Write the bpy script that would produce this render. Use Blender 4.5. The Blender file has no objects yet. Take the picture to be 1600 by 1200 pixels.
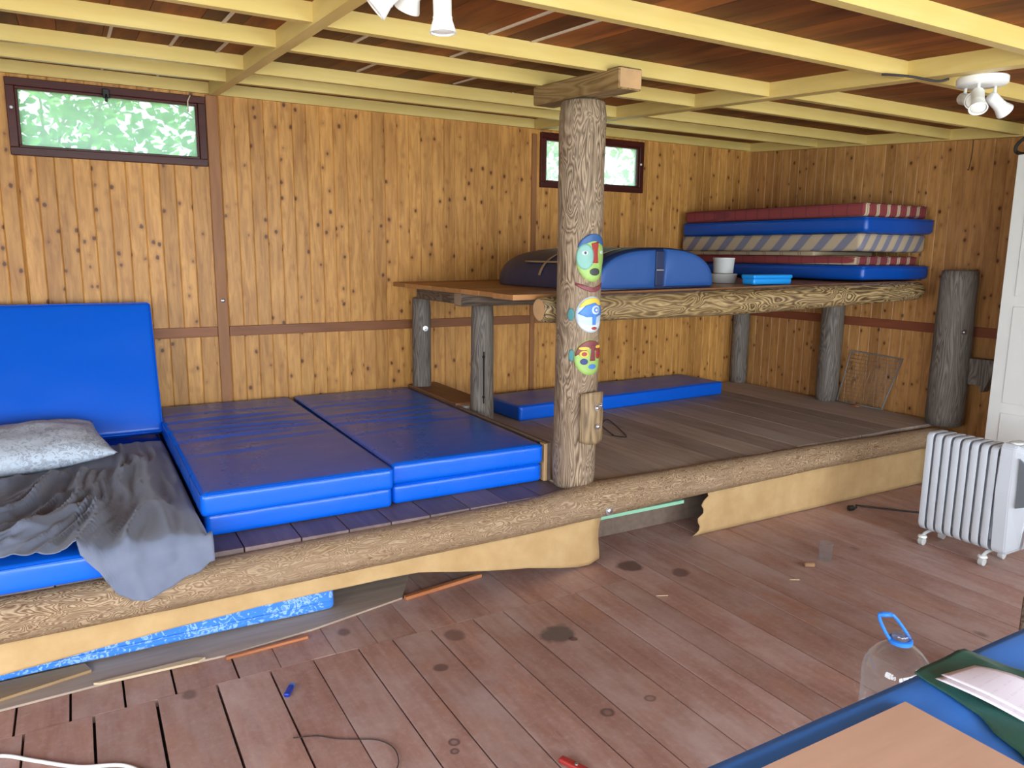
import bpy, bmesh, math, random
from mathutils import Vector, Matrix, noise, Euler
random.seed(7)
SC = bpy.context.scene
COL = SC.collection
PI = math.pi
V = Vector

# ------------------------------------------------------------------ helpers
def newbm(): return bmesh.new()

def obj(name, bm, mat, parent=None, smooth=False, origin=None, keep=False, angle=None):
    """link a bmesh (built in world coordinates) as one mesh object"""
    me = bpy.data.meshes.new(name)
    bmesh.ops.recalc_face_normals(bm, faces=bm.faces)
    if parent is not None:
        origin = parent.matrix_world.translation if parent.type == 'EMPTY' else V(parent['_o'])
    if origin is None:
        if keep or not bm.verts:
            origin = V((0, 0, 0))
        else:
            xs = [v.co.x for v in bm.verts]; ys = [v.co.y for v in bm.verts]; zs = [v.co.z for v in bm.verts]
            origin = V(((min(xs)+max(xs))/2, (min(ys)+max(ys))/2, min(zs)))
    origin = V(origin)
    for v in bm.verts: v.co -= origin
    bm.to_mesh(me); bm.free()
    mats = mat if isinstance(mat, (list, tuple)) else [mat]
    for m in mats: me.materials.append(m)
    if smooth:
        me.polygons.foreach_set('use_smooth', [True]*len(me.polygons))
        if angle: me.set_sharp_from_angle(angle=math.radians(angle))
    o = bpy.data.objects.new(name, me); COL.objects.link(o)
    o['_o'] = tuple(origin)
    if parent is not None: o.parent = parent
    else: o.location = origin
    return o

def tag(o, label, cat, group=None):
    o['label'] = label; o['category'] = cat
    if group: o['group'] = group
    return o

def thing(name, loc, label, cat, group=None):
    o = bpy.data.objects.new(name, None); COL.objects.link(o)
    o.empty_display_size = .1
    o.location = loc
    o.matrix_world = Matrix.Translation(V(loc))
    return tag(o, label, cat, group)

def struct(name, bm, mat, **k):
    o = obj(name, bm, mat, keep=True, **k); o['kind'] = 'structure'; return o

def box(bm, x0, x1, y0, y1, z0, z1, bev=0, M=None, seg=1, mi=0):
    r = bmesh.ops.create_cube(bm, size=1)
    vs = r['verts']
    for v in vs:
        v.co = V((x0+(v.co.x+.5)*(x1-x0), y0+(v.co.y+.5)*(y1-y0), z0+(v.co.z+.5)*(z1-z0)))
    fs = list({f for v in vs for f in v.link_faces})
    for f in fs: f.material_index = mi
    if bev:
        es = list({e for v in vs for e in v.link_edges})
        r = bmesh.ops.bevel(bm, geom=es, offset=bev, segments=seg, affect='EDGES', profile=.5)
        vs = list({v for f in r['faces'] for v in f.verts} | {v for v in vs if v.is_valid})
        for f in r['faces']: f.material_index = mi
    if M is not None:
        for v in vs: v.co = M @ v.co
    return vs

def prism(bm, pts, axis, a0, a1, mi=0):
    """extrude a 2D polygon along an axis: pts are the two other coordinates in order"""
    def P(p, a):
        if axis == 'x': return V((a, p[0], p[1]))
        if axis == 'y': return V((p[0], a, p[1]))
        return V((p[0], p[1], a))
    A = [bm.verts.new(P(p, a0)) for p in pts]; B = [bm.verts.new(P(p, a1)) for p in pts]
    n = len(pts); fs = [bm.faces.new(A[::-1]), bm.faces.new(B)]
    for i in range(n): fs.append(bm.faces.new((A[i], A[(i+1) % n], B[(i+1) % n], B[i])))
    for f in fs: f.material_index = mi
    return A+B

def tube(bm, pts, r, n=8, closed=False, cap=True, mi=0):
    pts = [V(p) for p in pts]; N = len(pts)
    rs = r if isinstance(r, (list, tuple)) else [r]*N
    rings = []; up = None
    for i, p in enumerate(pts):
        if closed: t = pts[(i+1) % N]-pts[i-1]
        else: t = pts[min(i+1, N-1)]-pts[max(i-1, 0)]
        if t.length < 1e-9: t = V((0, 0, 1))
        t.normalize()
        if up is None: up = V((0, 0, 1)) if abs(t.z) < .9 else V((1, 0, 0))
        up = up-t*up.dot(t)
        if up.length < 1e-6: up = t.orthogonal()
        up.normalize(); s = t.cross(up)
        rings.append([bm.verts.new(p+(up*math.cos(2*PI*k/n)+s*math.sin(2*PI*k/n))*rs[i]) for k in range(n)])
    for i in range(N if closed else N-1):
        a, b = rings[i], rings[(i+1) % N]
        for k in range(n):
            f = bm.faces.new((a[k], a[(k+1) % n], b[(k+1) % n], b[k])); f.material_index = mi; f.smooth = True
    if cap and not closed:
        bm.faces.new(rings[0][::-1]).material_index = mi; bm.faces.new(rings[-1]).material_index = mi
    return rings

def spline(pts, n=8):
    pts = [V(p) for p in pts]; out = []
    for i in range(len(pts)-1):
        p0, p1, p2, p3 = pts[max(i-1, 0)], pts[i], pts[i+1], pts[min(i+2, len(pts)-1)]
        for k in range(n):
            t = k/n
            out.append(.5*((2*p1)+(p2-p0)*t+(2*p0-5*p1+4*p2-p3)*t*t+(3*p1-p0-3*p2+p3)*t**3))
    out.append(pts[-1]); return out

def lathe(bm, prof, n=32, M=Matrix(), cap0=True, cap1=True, mi=0):
    rings = [[bm.verts.new(M @ V((r*math.cos(2*PI*k/n), r*math.sin(2*PI*k/n), z))) for k in range(n)] for r, z in prof]
    for a, b in zip(rings, rings[1:]):
        for k in range(n):
            f = bm.faces.new((a[k], a[(k+1) % n], b[(k+1) % n], b[k])); f.material_index = mi; f.smooth = True
    if cap0: bm.faces.new(rings[0][::-1]).material_index = mi
    if cap1: bm.faces.new(rings[-1]).material_index = mi
    return rings

def interp(tab, x):
    if x <= tab[0][0]: return tab[0][1]
    for (a, b), (c, d) in zip(tab, tab[1:]):
        if x <= c: return b+(d-b)*(x-a)/(c-a)
    return tab[-1][1]

def align(d):
    """matrix turning +z to direction d"""
    return V((0, 0, 1)).rotation_difference(V(d).normalized()).to_matrix().to_4x4()

def rbox(hx, hy, hz, r, n=(10, 10, 2), disp=None, M=Matrix(), bm=None):
    """rounded soft box with dense surface"""
    bm = bm or newbm()
    def lst(h, k):
        a = [-h, -h+.12*r, -h+.35*r, -h+.7*r, -h+1.1*r]
        inner = [(-h+1.1*r)+(2*h-2.2*r)*i/k for i in range(1, k)]
        return a+inner+[-x for x in a[::-1]]
    L = [lst(hx, n[0]), lst(hy, n[1]), lst(hz, n[2])]
    cache = {}
    def vert(i, j, k):
        key = (i, j, k)
        if key in cache: return cache[key]
        p = V((L[0][i], L[1][j], L[2][k]))
        q = V((max(-(hx-r), min(hx-r, p.x)), max(-(hy-r), min(hy-r, p.y)), max(-(hz-r), min(hz-r, p.z))))
        d = p-q
        nn = d.normalized() if d.length > 1e-9 else V((0, 0, 1))
        p = q+nn*r
        if disp: p = p+disp(p, nn)
        cache[key] = bm.verts.new(M @ p); return cache[key]
    nx, ny, nz = len(L[0])-1, len(L[1])-1, len(L[2])-1
    for i in range(nx):
        for j in range(ny):
            for k in (0, nz):
                bm.faces.new([vert(i, j, k), vert(i+1, j, k), vert(i+1, j+1, k), vert(i, j+1, k)])
    for i in range(nx):
        for k in range(nz):
            for j in (0, ny):
                bm.faces.new([vert(i, j, k), vert(i+1, j, k), vert(i+1, j, k+1), vert(i, j, k+1)])
    for j in range(ny):
        for k in range(nz):
            for i in (0, nx):
                bm.faces.new([vert(i, j, k), vert(i, j+1, k), vert(i, j+1, k+1), vert(i, j, k+1)])
    for f in bm.faces: f.smooth = True
    return bm

def grid(bm, nu, nv, fn, keepf=None):
    vs = [[bm.verts.new(fn(i/nu, j/nv)) for j in range(nv+1)] for i in range(nu+1)]
    for i in range(nu):
        for j in range(nv):
            if keepf and not keepf((i+.5)/nu, (j+.5)/nv): continue
            bm.faces.new((vs[i][j], vs[i+1][j], vs[i+1][j+1], vs[i][j+1])).smooth = True
    bmesh.ops.delete(bm, geom=[v for v in bm.verts if not v.link_faces], context='VERTS')
    return vs

def solidify(o, t, off=0):
    m = o.modifiers.new('thickness', 'SOLIDIFY'); m.thickness = t; m.offset = off; return o

def N2(x, y, z=0): return noise.noise(V((x, y, z)))

# ------------------------------------------------------------------ materials
class NT:
    def __init__(s, name):
        s.m = bpy.data.materials.new(name); s.m.use_nodes = True
        s.t = s.m.node_tree; s.t.nodes.clear()
        s.out = s.n('ShaderNodeOutputMaterial'); s.b = s.n('ShaderNodeBsdfPrincipled')
        s.l(s.b.outputs[0], s.out.inputs[0])
    def n(s, typ, **k):
        nd = s.t.nodes.new(typ)
        for a, b in k.items(): setattr(nd, a, b)
        return nd
    def l(s, a, b): s.t.links.new(a, b)
    def coord(s, scale=(1, 1, 1), src='Object', rot=(0, 0, 0), off=None):
        c = s.n('ShaderNodeTexCoord'); mp = s.n('ShaderNodeMapping')
        mp.inputs['Scale'].default_value = scale; mp.inputs['Rotation'].default_value = rot
        o = c.outputs[src]
        if off is not None:
            a = s.n('ShaderNodeVectorMath', operation='ADD'); s.l(o, a.inputs[0]); s.l(off, a.inputs[1]); o = a.outputs[0]
        s.l(o, mp.inputs['Vector']); return mp.outputs[0]
    def noise(s, vec, scale, detail=3, rough=.55, dist=0):
        n = s.n('ShaderNodeTexNoise'); s.l(vec, n.inputs['Vector'])
        n.inputs['Scale'].default_value = scale; n.inputs['Detail'].default_value = detail
        n.inputs['Roughness'].default_value = rough; n.inputs['Distortion'].default_value = dist
        return n.outputs[0]
    def ramp(s, fac, stops, interp='LINEAR'):
        r = s.n('ShaderNodeValToRGB'); r.color_ramp.interpolation = interp
        e = r.color_ramp.elements
        while len(e) < len(stops): e.new(.5)
        for i, (p, c) in enumerate(stops):
            e[i].position = p; e[i].color = (*c, 1) if len(c) == 3 else c
        s.l(fac, r.inputs[0]); return r.outputs[0]
    def math(s, op, a, b=None, c=None, clamp=False):
        n = s.n('ShaderNodeMath', operation=op, use_clamp=clamp)
        for i, x in enumerate((a, b, c)):
            if x is None: continue
            if isinstance(x, (int, float)): n.inputs[i].default_value = x
            else: s.l(x, n.inputs[i])
        return n.outputs[0]
    def mix(s, fac, a, b, blend='MIX'):
        n = s.n('ShaderNodeMix', data_type='RGBA', blend_type=blend)
        for i, x in ((0, fac), (6, a), (7, b)):
            if isinstance(x, (int, float)): n.inputs[i].default_value = x
            elif isinstance(x, tuple): n.inputs[i].default_value = (*x, 1)
            else: s.l(x, n.inputs[i])
        return n.outputs[2]
    def base(s, c, rough=.5, spec=.5):
        if isinstance(c, tuple): s.b.inputs['Base Color'].default_value = (*c, 1)
        else: s.l(c, s.b.inputs['Base Color'])
        if isinstance(rough, (int, float)): s.b.inputs['Roughness'].default_value = rough
        else: s.l(rough, s.b.inputs['Roughness'])
        s.b.inputs['Specular IOR Level'].default_value = spec
        return s
    def bump(s, h, strength=.3, dist=.01):
        n = s.n('ShaderNodeBump'); n.inputs['Strength'].default_value = strength; n.inputs['Distance'].default_value = dist
        s.l(h, n.inputs['Height']); s.l(n.outputs[0], s.b.inputs['Normal']); return s
    def rpi(s):
        g = s.n('ShaderNodeNewGeometry'); return g.outputs['Random Per Island']
    def rvec(s, k=37.):
        r = s.rpi(); c = s.n('ShaderNodeCombineXYZ')
        a = s.math('MULTIPLY', r, k); b = s.math('MULTIPLY', s.math('FRACT', s.math('MULTIPLY', r, 91.7)), k)
        s.l(a, c.inputs[0]); s.l(b, c.inputs[1]); s.l(a, c.inputs[2]); return c.outputs[0], r

def sc(axis, long, wide):
    return tuple(long if a == axis else wide for a in 'XYZ')

def plain(name, col, rough=.5, spec=.5, metal=0, var=0, bump=0, bscale=60):
    t = NT(name)
    if var:
        c = t.coord(); f = t.noise(c, 6, 4)
        lo = tuple(x*(1-var) for x in col); hi = tuple(min(1, x*(1+var)) for x in col)
        t.base(t.ramp(f, [(.3, lo), (.7, hi)]), rough, spec)
    else: t.base(col, rough, spec)
    t.b.inputs['Metallic'].default_value = metal
    if bump: t.bump(t.noise(t.coord(), bscale, 4), bump, .004)
    return t.m

def pine(name, axis, ca, cb, cd, knots=.17, kscale=13.5, rough=.45):
    t = NT(name); off, r = t.rvec()
    v = t.coord(sc(axis, .12, 1), off=off)
    g = t.noise(v, 34, 5, .6, .6)
    v2 = t.coord(sc(axis, .35, 1), off=off); big = t.noise(v2, 4, 3)
    col = t.ramp(g, [(.32, ca), (.62, cb)])
    shade = t.ramp(r, [(0, (.80, .77, .72)), (.5, (.97, .96, .94)), (1, (1.10, 1.09, 1.06))])
    col = t.mix(1, col, shade, 'MULTIPLY')
    col = t.mix(t.math('MULTIPLY', t.ramp(big, [(.5, (0, 0, 0)), (.75, (1, 1, 1))]), .35), col, cd)
    # knots
    vk = t.coord(sc(axis, .75, 1.0), off=off)
    vo = t.n('ShaderNodeTexVoronoi'); vo.inputs['Scale'].default_value = kscale
    t.l(vk, vo.inputs['Vector'])
    d = t.math('ADD', vo.outputs['Distance'], t.math('MULTIPLY', t.math('SUBTRACT', t.noise(t.coord(), 70, 3, .6), .5), .13))
    core = t.ramp(d, [(knots*.55, (1, 1, 1)), (knots, (0, 0, 0))])
    halo = t.ramp(d, [(knots*.6, (1, 1, 1)), (knots*2.1, (0, 0, 0))])
    col = t.mix(t.math('MULTIPLY', halo, .45), col, cd)
    col = t.mix(t.math('MULTIPLY', core, .9), col, (cd[0]*.30, cd[1]*.24, cd[2]*.2))
    t.base(col, rough, .4)
    t.bump(g, .12, .004)
    return t.m

def logmat(name, axis, dark, mid, light, gscale=9., streak=.22, rough=.6, dust=None):
    """peeled log with swirling flame grain"""
    t = NT(name)
    v = t.coord(sc(axis, streak, 1))
    w = t.noise(v, gscale, 1.5, .45, 1.1)
    bands = t.math('MULTIPLY', w, 15.)
    tri = t.math('MULTIPLY', t.math('PINGPONG', bands, .5), 2.)
    fine = t.noise(t.coord(sc(axis, .12, 1)), 85, 4, .6)
    mask = t.ramp(t.noise(t.coord(sc(axis, .45, 1)), 3.4, 3, .6), [(.34, (.5,)*3), (.6, (1.25,)*3)])
    swirl = t.math('ADD', t.math('MULTIPLY', t.math('SUBTRACT', tri, .5), mask), .5)
    f = t.math('ADD', t.math('MULTIPLY', swirl, .66), t.math('MULTIPLY', t.math('SUBTRACT', fine, .1), .52))
    col = t.ramp(f, [(.18, dark), (.5, mid), (.85, light)])
    patch = t.noise(t.coord(sc(axis, .5, 1)), 5, 4, .6)
    col = t.mix(t.math('MULTIPLY', t.ramp(patch, [(.45, (0, 0, 0)), (.7, (1, 1, 1))]), .38), col, dust or mid)
    t.base(col, rough, .35)
    t.bump(f, .5, .005)
    return t.m

def plank(name, axis, ca, cb, wear, rough=.55, wearamt=.5, gs=26, spec=.4, bri=.25):
    t = NT(name); off, r = t.rvec()
    g = t.noise(t.coord(sc(axis, .1, 1), off=off), gs, 5, .6, .4)
    col = t.ramp(g, [(.3, ca), (.68, cb)])
    w = t.noise(t.coord(sc(axis, .4, 1), off=off), 3.2, 5, .62)
    col = t.mix(t.math('MULTIPLY', t.ramp(w, [(.42, (0, 0, 0)), (.68, (1, 1, 1))]), wearamt), col, wear)
    col = t.mix(1, col, t.ramp(r, [(0, (1-bri,)*3), (1, (1+bri*.6,)*3)]), 'MULTIPLY')
    rr = t.ramp(w, [(.3, (rough-.08,)*3), (.7, (rough+.12,)*3)])
    t.base(col, rr, spec)
    t.bump(g, .15, .003)
    return t.m

def vinyl(name, col, rough=.28, wr=.25, axis=None):
    t = NT(name)
    n1 = t.noise(t.coord(sc(axis, .25, 1.) if axis else (1, 1, 1)), 5, 3, .5, .6)
    n2 = t.noise(t.coord(), 160, 2)
    smudge = t.noise(t.coord(), 3.5, 5, .6)
    t.base(t.mix(t.math('MULTIPLY', t.ramp(smudge, [(.45, (0, 0, 0)), (.75, (1, 1, 1))]), .12), col, tuple(min(1, x*.88+.008) for x in col)),
           t.ramp(smudge, [(.3, (rough-.02,)*3), (.7, (rough+.06,)*3)]), .5)
    h = t.math('ADD', n1, t.math('MULTIPLY', n2, .03))
    t.bump(h, wr, .03)
    return t.m

M = {}
# timber wall lining, ceiling, floor
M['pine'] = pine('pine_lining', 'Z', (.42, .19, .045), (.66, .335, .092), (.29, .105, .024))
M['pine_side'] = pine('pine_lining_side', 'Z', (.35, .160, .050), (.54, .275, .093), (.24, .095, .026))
M['ceil'] = plank('ceiling_board', 'Y', (.075, .015, .004), (.26, .072, .011), (.32, .12, .03), .62, .4, 12, spec=.2, bri=.5)
M['trim'] = plank('stained_trim', 'Z', (.26, .105, .035), (.36, .155, .055), (.30, .13, .05), .5, .3)
M['trimx'] = plank('stained_rail', 'X', (.24, .085, .03), (.34, .125, .045), (.30, .13, .05), .5, .3)
M['raily'] = plank('red_rail', 'Y', (.20, .055, .025), (.26, .075, .033), (.22, .07, .03), .5, .3)
M['winframe'] = plank('mahogany_frame', 'X', (.055, .010, .008), (.085, .016, .012), (.07, .014, .01), .35, .3)
def yellow(name, axis):
    t = NT(name)
    g = t.noise(t.coord(sc(axis, .1, 1)), 30, 4)
    b = t.noise(t.coord(), 2.3, 4, .6)
    col = t.mix(t.math('MULTIPLY', t.ramp(b, [(.4, (0, 0, 0)), (.7, (1, 1, 1))]), .6), t.ramp(g, [(.3, (.62, .46, .145)), (.7, (.70, .54, .20))]), (.64, .46, .135))
    t.base(col, .42, .4); t.bump(g, .06, .003); return t.m
M['yel_x'] = yellow('yellow_paint', 'X'); M['yel_y'] = yellow('yellow_paint_cross', 'Y')
M['strip'] = plain('pale_strip', (.62, .50, .36), .5)

def floormat():
    t = NT('worn_red_floor_paint'); off, r = t.rvec()
    g = t.noise(t.coord((1, .1, 1), off=off), 26, 5, .6, .4)
    col = t.ramp(g, [(.3, (.30, .155, .120)), (.7, (.41, .24, .195))])
    w = t.noise(t.coord((1, .55, 1), off=off), 3.4, 6, .65)
    col = t.mix(t.math('MULTIPLY', t.ramp(w, [(.42, (0, 0, 0)), (.66, (1, 1, 1))]), .7), col, (.50, .385, .355))
    o = t.noise(t.coord((1, .35, 1), off=off), 5.1, 4, .6)
    col = t.mix(t.math('MULTIPLY', t.ramp(o, [(.57, (0, 0, 0)), (.74, (1, 1, 1))]), .45), col, (.42, .17, .075))
    scuff = t.noise(t.coord(), 42, 6, .7)
    col = t.mix(t.math('MULTIPLY', t.ramp(scuff, [(.5, (0, 0, 0)), (.8, (1, 1, 1))]), .4), col, (.56, .43, .40))
    col = t.mix(1, col, t.ramp(r, [(0, (1.0, .99, .98)), (1, (1.18, 1.18, 1.18))]), 'MULTIPLY')
    # scattered dark knots of the boards
    vo = t.n('ShaderNodeTexVoronoi'); vo.inputs['Scale'].default_value = 3.1
    t.l(t.coord((1, .7, 1)), vo.inputs['Vector'])
    kd = t.math('ADD', vo.outputs['Distance'], t.math('MULTIPLY', t.noise(t.coord(), 14, 2), .06))
    k = t.ramp(kd, [(.085, (1, 1, 1)), (.125, (0, 0, 0))])
    col = t.mix(t.math('MULTIPLY', k, .55), col, (.07, .035, .028))
    # particular stains
    c = t.n('ShaderNodeTexCoord').outputs['Object']
    wob = t.noise(t.coord(), 11, 3)
    for x, y, rad, cc, a, ring in [(1.625, 2.43, .075, (.10, .085, .075), .8, 0), (1.475, 1.885, .026, (.07, .045, .04), .8, 1), (.948, 1.995, .02, (.06, .035, .035), .8, 1),
                                   (.93, 1.955, .017, (.06, .035, .035), .8, 1), (1.66, 1.88, .022, (.09, .06, .05), .7, 1), (1.66, 2.36, .02, (.07, .03, .03), .7, 0),
                                   (1.09, 2.42, .03, (.05, .03, .03), .6, 0), (2.33, 2.83, .07, (.06, .03, .025), .7, 0), (2.5, 2.65, .05, (.07, .03, .03), .6, 0), (1.25, 2.62, .045, (.06, .03, .03), .5, 0), (.44, 2.08, .03, (.06, .03, .03), .7, 1)]:
        d = t.n('ShaderNodeVectorMath', operation='DISTANCE'); t.l(c, d.inputs[0]); d.inputs[1].default_value = (x, y, 0)
        dd = t.math('ADD', d.outputs['Value'], t.math('MULTIPLY', t.math('SUBTRACT', wob, .5), rad*1.3))
        if ring: f = t.ramp(t.math('DIVIDE', dd, rad*2), [(.15, (.35,)*3), (.38, (1,)*3), (.55, (0,)*3)])
        else: f = t.ramp(t.math('DIVIDE', dd, rad*2), [(.38, (1,)*3), (.55, (0,)*3)])
        col = t.mix(t.math('MULTIPLY', f, a), col, cc)
    t.base(col, t.ramp(w, [(.3, (.5,)*3), (.7, (.68,)*3)]), .4)
    t.bump(g, .12, .003); return t.m
M['floor'] = floormat()
M['dark'] = plain('dark_gap', (.012, .009, .008), .9)
M['deck_l'] = plank('platform_board_stained', 'Y', (.13, .085, .080), (.21, .145, .14), (.27, .21, .20), .5, .5)
M['deck_r'] = plank('platform_board_worn', 'Y', (.36, .27, .205), (.54, .43, .35), (.52, .455, .40), .6, .65)
M['deck_u'] = plank('upper_deck_board', 'X', (.36, .155, .05), (.50, .24, .085), (.40, .20, .08), .42, .3)
M['riser'] = plank('grey_riser_board', 'Y', (.16, .11, .08), (.24, .17, .125), (.2, .16, .13), .6, .5)
M['fresh'] = plank('fresh_pine_edge', 'Z', (.50, .30, .14), (.62, .40, .2), (.5, .32, .17), .55, .2)
M['ledge'] = plank('brown_ledge', 'Y', (.17, .07, .03), (.26, .115, .05), (.2, .12, .08), .5, .4)
M['orange'] = plank('orange_batten', 'X', (.42, .14, .05), (.55, .21, .085), (.4, .16, .07), .5, .3)
# logs
M['log_post'] = logmat('weathered_post', 'Z', (.10, .062, .036), (.25, .175, .11), (.42, .315, .21), 15, .2, dust=(.28, .215, .155))
M['log_front'] = logmat('front_log_wood', 'X', (.16, .09, .045), (.31, .20, .112), (.46, .335, .205), 25, .32, dust=(.36, .265, .18))
M['log_upper'] = logmat('varnished_log', 'X', (.045, .024, .010), (.22, .14, .062), (.50, .37, .18), 10, .28, .40, dust=(.30, .215, .115))
M['log_grey'] = logmat('grey_post', 'Z', (.085, .068, .055), (.155, .13, .108), (.23, .20, .17), 12, .10, dust=(.18, .16, .14))
M['log_dark'] = logmat('dark_beam', 'X', (.05, .034, .025), (.12, .085, .06), (.19, .14, .10), 8, .15, dust=(.13, .095, .07))
M['log_darky'] = logmat('dark_beam_cross', 'Y', (.05, .034, .025), (.12, .085, .06), (.19, .14, .10), 8, .15, dust=(.13, .095, .07))
M['cap'] = logmat('cap_beam', 'Y', (.17, .095, .035), (.27, .165, .06), (.34, .225, .10), 6, .15, dust=(.26, .17, .07))
M['endgrain'] = plain('end_grain', (.50, .30, .14), .7, var=.25)
M['endgrey'] = plain('end_grain_grey', (.27, .19, .125), .7, var=.3)
M['slab'] = logmat('carved_slab', 'Z', (.13, .085, .045), (.24, .165, .09), (.36, .25, .13), 6, .12, dust=(.30, .2, .1))
M['steel'] = plain('zinc_bolt', (.55, .56, .58), .3, metal=1)
M['black'] = plain('black_plastic', (.012, .012, .013), .45)
M['blackwire'] = plain('black_wire', (.02, .018, .018), .6)
# mats
M['blue'] = vinyl('blue_vinyl', (.0, .12, .72), .3, .06)
M['blue_x'] = vinyl('blue_vinyl_creased', (.0, .12, .72), .27, .035, 'X')
M['blue_deep'] = vinyl('deep_blue_vinyl', (.0, .07, .40), .33, .2)
M['navy'] = vinyl('shaded_navy_vinyl', (.008, .02, .075), .45, .15)  # dome pad body: dark blue, with its flank shadow put into the colour
M['panelblue'] = vinyl('lighter_blue_vinyl', (.02, .085, .30), .5, .12)  # pad front panels, lighter than the shaded body
M['tan'] = plain('tan_braid', (.36, .24, .12), .7)
def plaid(name, base, stripe, thin, period=.115):
    t = NT(name)
    c = t.n('ShaderNodeTexCoord').outputs['Object']; s = t.n('ShaderNodeSeparateXYZ'); t.l(c, s.inputs[0])
    col = base
    for ax in (0, 1):
        f = t.math('FRACT', t.math('MULTIPLY_ADD', s.outputs[ax], (1/period if ax == 0 else 1/.33), .5))
        if ax == 0: col = t.mix(t.ramp(f, [(.60, (0,)*3), (.62, (1,)*3), (.90, (1,)*3), (.92, (0,)*3)]), col, stripe)
        f2 = t.math('FRACT', t.math('MULTIPLY', s.outputs[ax], (1/period*2 if ax == 0 else 1/.11)))
        col = t.mix(t.math('MULTIPLY', t.ramp(f2, [(.44, (0,)*3), (.46, (1,)*3), (.54, (1,)*3), (.56, (0,)*3)]), .55), col, thin)
    t.base(col, .85, .2); t.bump(t.noise(t.coord(), 220, 2), .2, .002); return t.m
M['plaid'] = plaid('red_plaid', (.25, .052, .055), (.52, .43, .30), (.14, .035, .045))
def beigeplaid():
    t = NT('beige_check'); c = t.n('ShaderNodeTexCoord').outputs['Object']; s = t.n('ShaderNodeSeparateXYZ'); t.l(c, s.inputs[0])
    col = (.42, .32, .21)
    f = t.math('FRACT', t.math('MULTIPLY', s.outputs[1], 1/.16))
    col = t.mix(t.ramp(f, [(.40, (0,)*3), (.42, (1,)*3), (.46, (0,)*3), (.52, (0,)*3), (.54, (1,)*3), (.58, (0,)*3)]), col, (.10, .06, .06))
    t.base(col, .85, .2); return t.m
M['beige'] = beigeplaid()
def ticking():
    t = NT('blue_beige_ticking')
    c = t.n('ShaderNodeTexCoord').outputs['Object']; s = t.n('ShaderNodeSeparateXYZ'); t.l(c, s.inputs[0])
    d = t.math('ADD', t.math('ADD', t.math('MULTIPLY', s.outputs[1], 1.), t.math('MULTIPLY', s.outputs[2], .95)), t.math('MULTIPLY', s.outputs[0], -1.5))
    f = t.math('FRACT', t.math('MULTIPLY', d, 1/.185))
    col = t.mix(t.ramp(f, [(.0, (1,)*3), (.40, (1,)*3), (.46, (0,)*3), (.96, (0,)*3), (1, (1,)*3)]), (.46, .37, .26), (.20, .20, .27))
    t.base(col, .85, .2); t.bump(t.noise(t.coord(), 200, 2), .2, .002); return t.m
M['tick'] = ticking()
def damask():
    t = NT('blue_damask')
    n = t.noise(t.coord(), 24, 3, .5, 2.6); n2 = t.noise(t.coord(), 9, 2, .5, .4)
    k = t.math('ADD', n, t.math('MULTIPLY', n2, .45))
    f = t.ramp(k, [(.75, (0,)*3), (.775, (1,)*3), (.85, (1,)*3), (.87, (.25,)*3)])
    t.base(t.mix(f, (.055, .25, .80), (.34, .56, .92)), .45, .4); return t.m
M['damask'] = damask()
def sheetmat():
    t = NT('grey_jersey_sheet'); n = t.noise(t.coord(), 9, 4)
    t.base(t.ramp(n, [(.3, (.15, .175, .245)), (.7, (.185, .21, .28))]), .9, .15)
    t.b.inputs['Sheen Weight'].default_value = .25
    t.bump(t.noise(t.coord(), 300, 2), .15, .001); return t.m
M['sheet'] = sheetmat()
def pillowmat():
    t = NT('printed_pillow_cotton')
    n = t.noise(t.coord(), 34, 5, .7, 1.4); m = t.noise(t.coord(), 6, 3)
    f = t.math('MULTIPLY', t.ramp(n, [(.50, (0,)*3), (.56, (1,)*3), (.60, (.2,)*3), (.7, (1,)*3)]), t.ramp(m, [(.35, (.2,)*3), (.55, (1,)*3)]))
    t.base(t.mix(t.math('MULTIPLY', f, .8), (.60, .68, .78), (.18, .19, .24)), .85, .2); return t.m
M['pillow'] = pillowmat()
def feltmat():
    t = NT('tan_felt'); n = t.noise(t.coord((1, 1, 1)), 7, 5, .6); w = t.noise(t.coord(), 240, 2)
    t.base(t.ramp(n, [(.3, (.48, .31, .14)), (.7, (.58, .395, .195))]), .9, .15); t.bump(w, .35, .002); return t.m
M['felt'] = feltmat()
# small things
M['white'] = plain('white_enamel', (.62, .67, .73), .35)
M['whitelamp'] = plain('white_lamp_paint', (.80, .81, .78), .35)
M['lens'] = plain('frosted_lens', (.82, .82, .76), .25)
M['cabinet'] = plain('white_laminate', (.74, .75, .72), .3, var=.03)
M['groove'] = plain('cabinet_groove', (.42, .44, .45), .5)
M['panelgrey'] = plain('grey_control_panel', (.15, .17, .19), .4)
M['cloth'] = vinyl('blue_oilcloth', (.05, .25, .85), .36, .1, 'X')
M['board'] = plank('tan_board', 'X', (.57, .35, .24), (.66, .425, .30), (.62, .40, .29), .5, .4, 18, bri=.05)
M['green'] = vinyl('green_tarpaulin', (.035, .125, .10), .33, .5)
M['aqua'] = plain('aqua_plastic', (.01, .30, .80), .35)
M['bluecap'] = plain('blue_plastic', (.03, .24, .85), .35)
M['darkblue'] = plain('dark_blue_plastic', (.004, .035, .36), .3)
M['red'] = plain('red_plastic', (.38, .03, .025), .4)
M['mint'] = plain('mint_paint', (.30, .62, .42), .5)
M['cork'] = plain('cork', (.34, .19, .10), .8, var=.3, bump=.4)
M['fibre'] = plank('grey_fibreboard', 'X', (.30, .22, .165), (.42, .32, .25), (.38, .31, .26), .75, .6)
M['ply'] = plank('light_ply', 'X', (.34, .205, .09), (.44, .29, .14), (.3, .21, .13), .6, .4)
M['cream'] = plain('torn_cream_edge', (.62, .48, .30), .8)
M['foot'] = plain('grey_cast_foot', (.50, .51, .50), .45)
M['rack'] = plain('grey_wire', (.22, .22, .22), .5, metal=.4)
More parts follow.
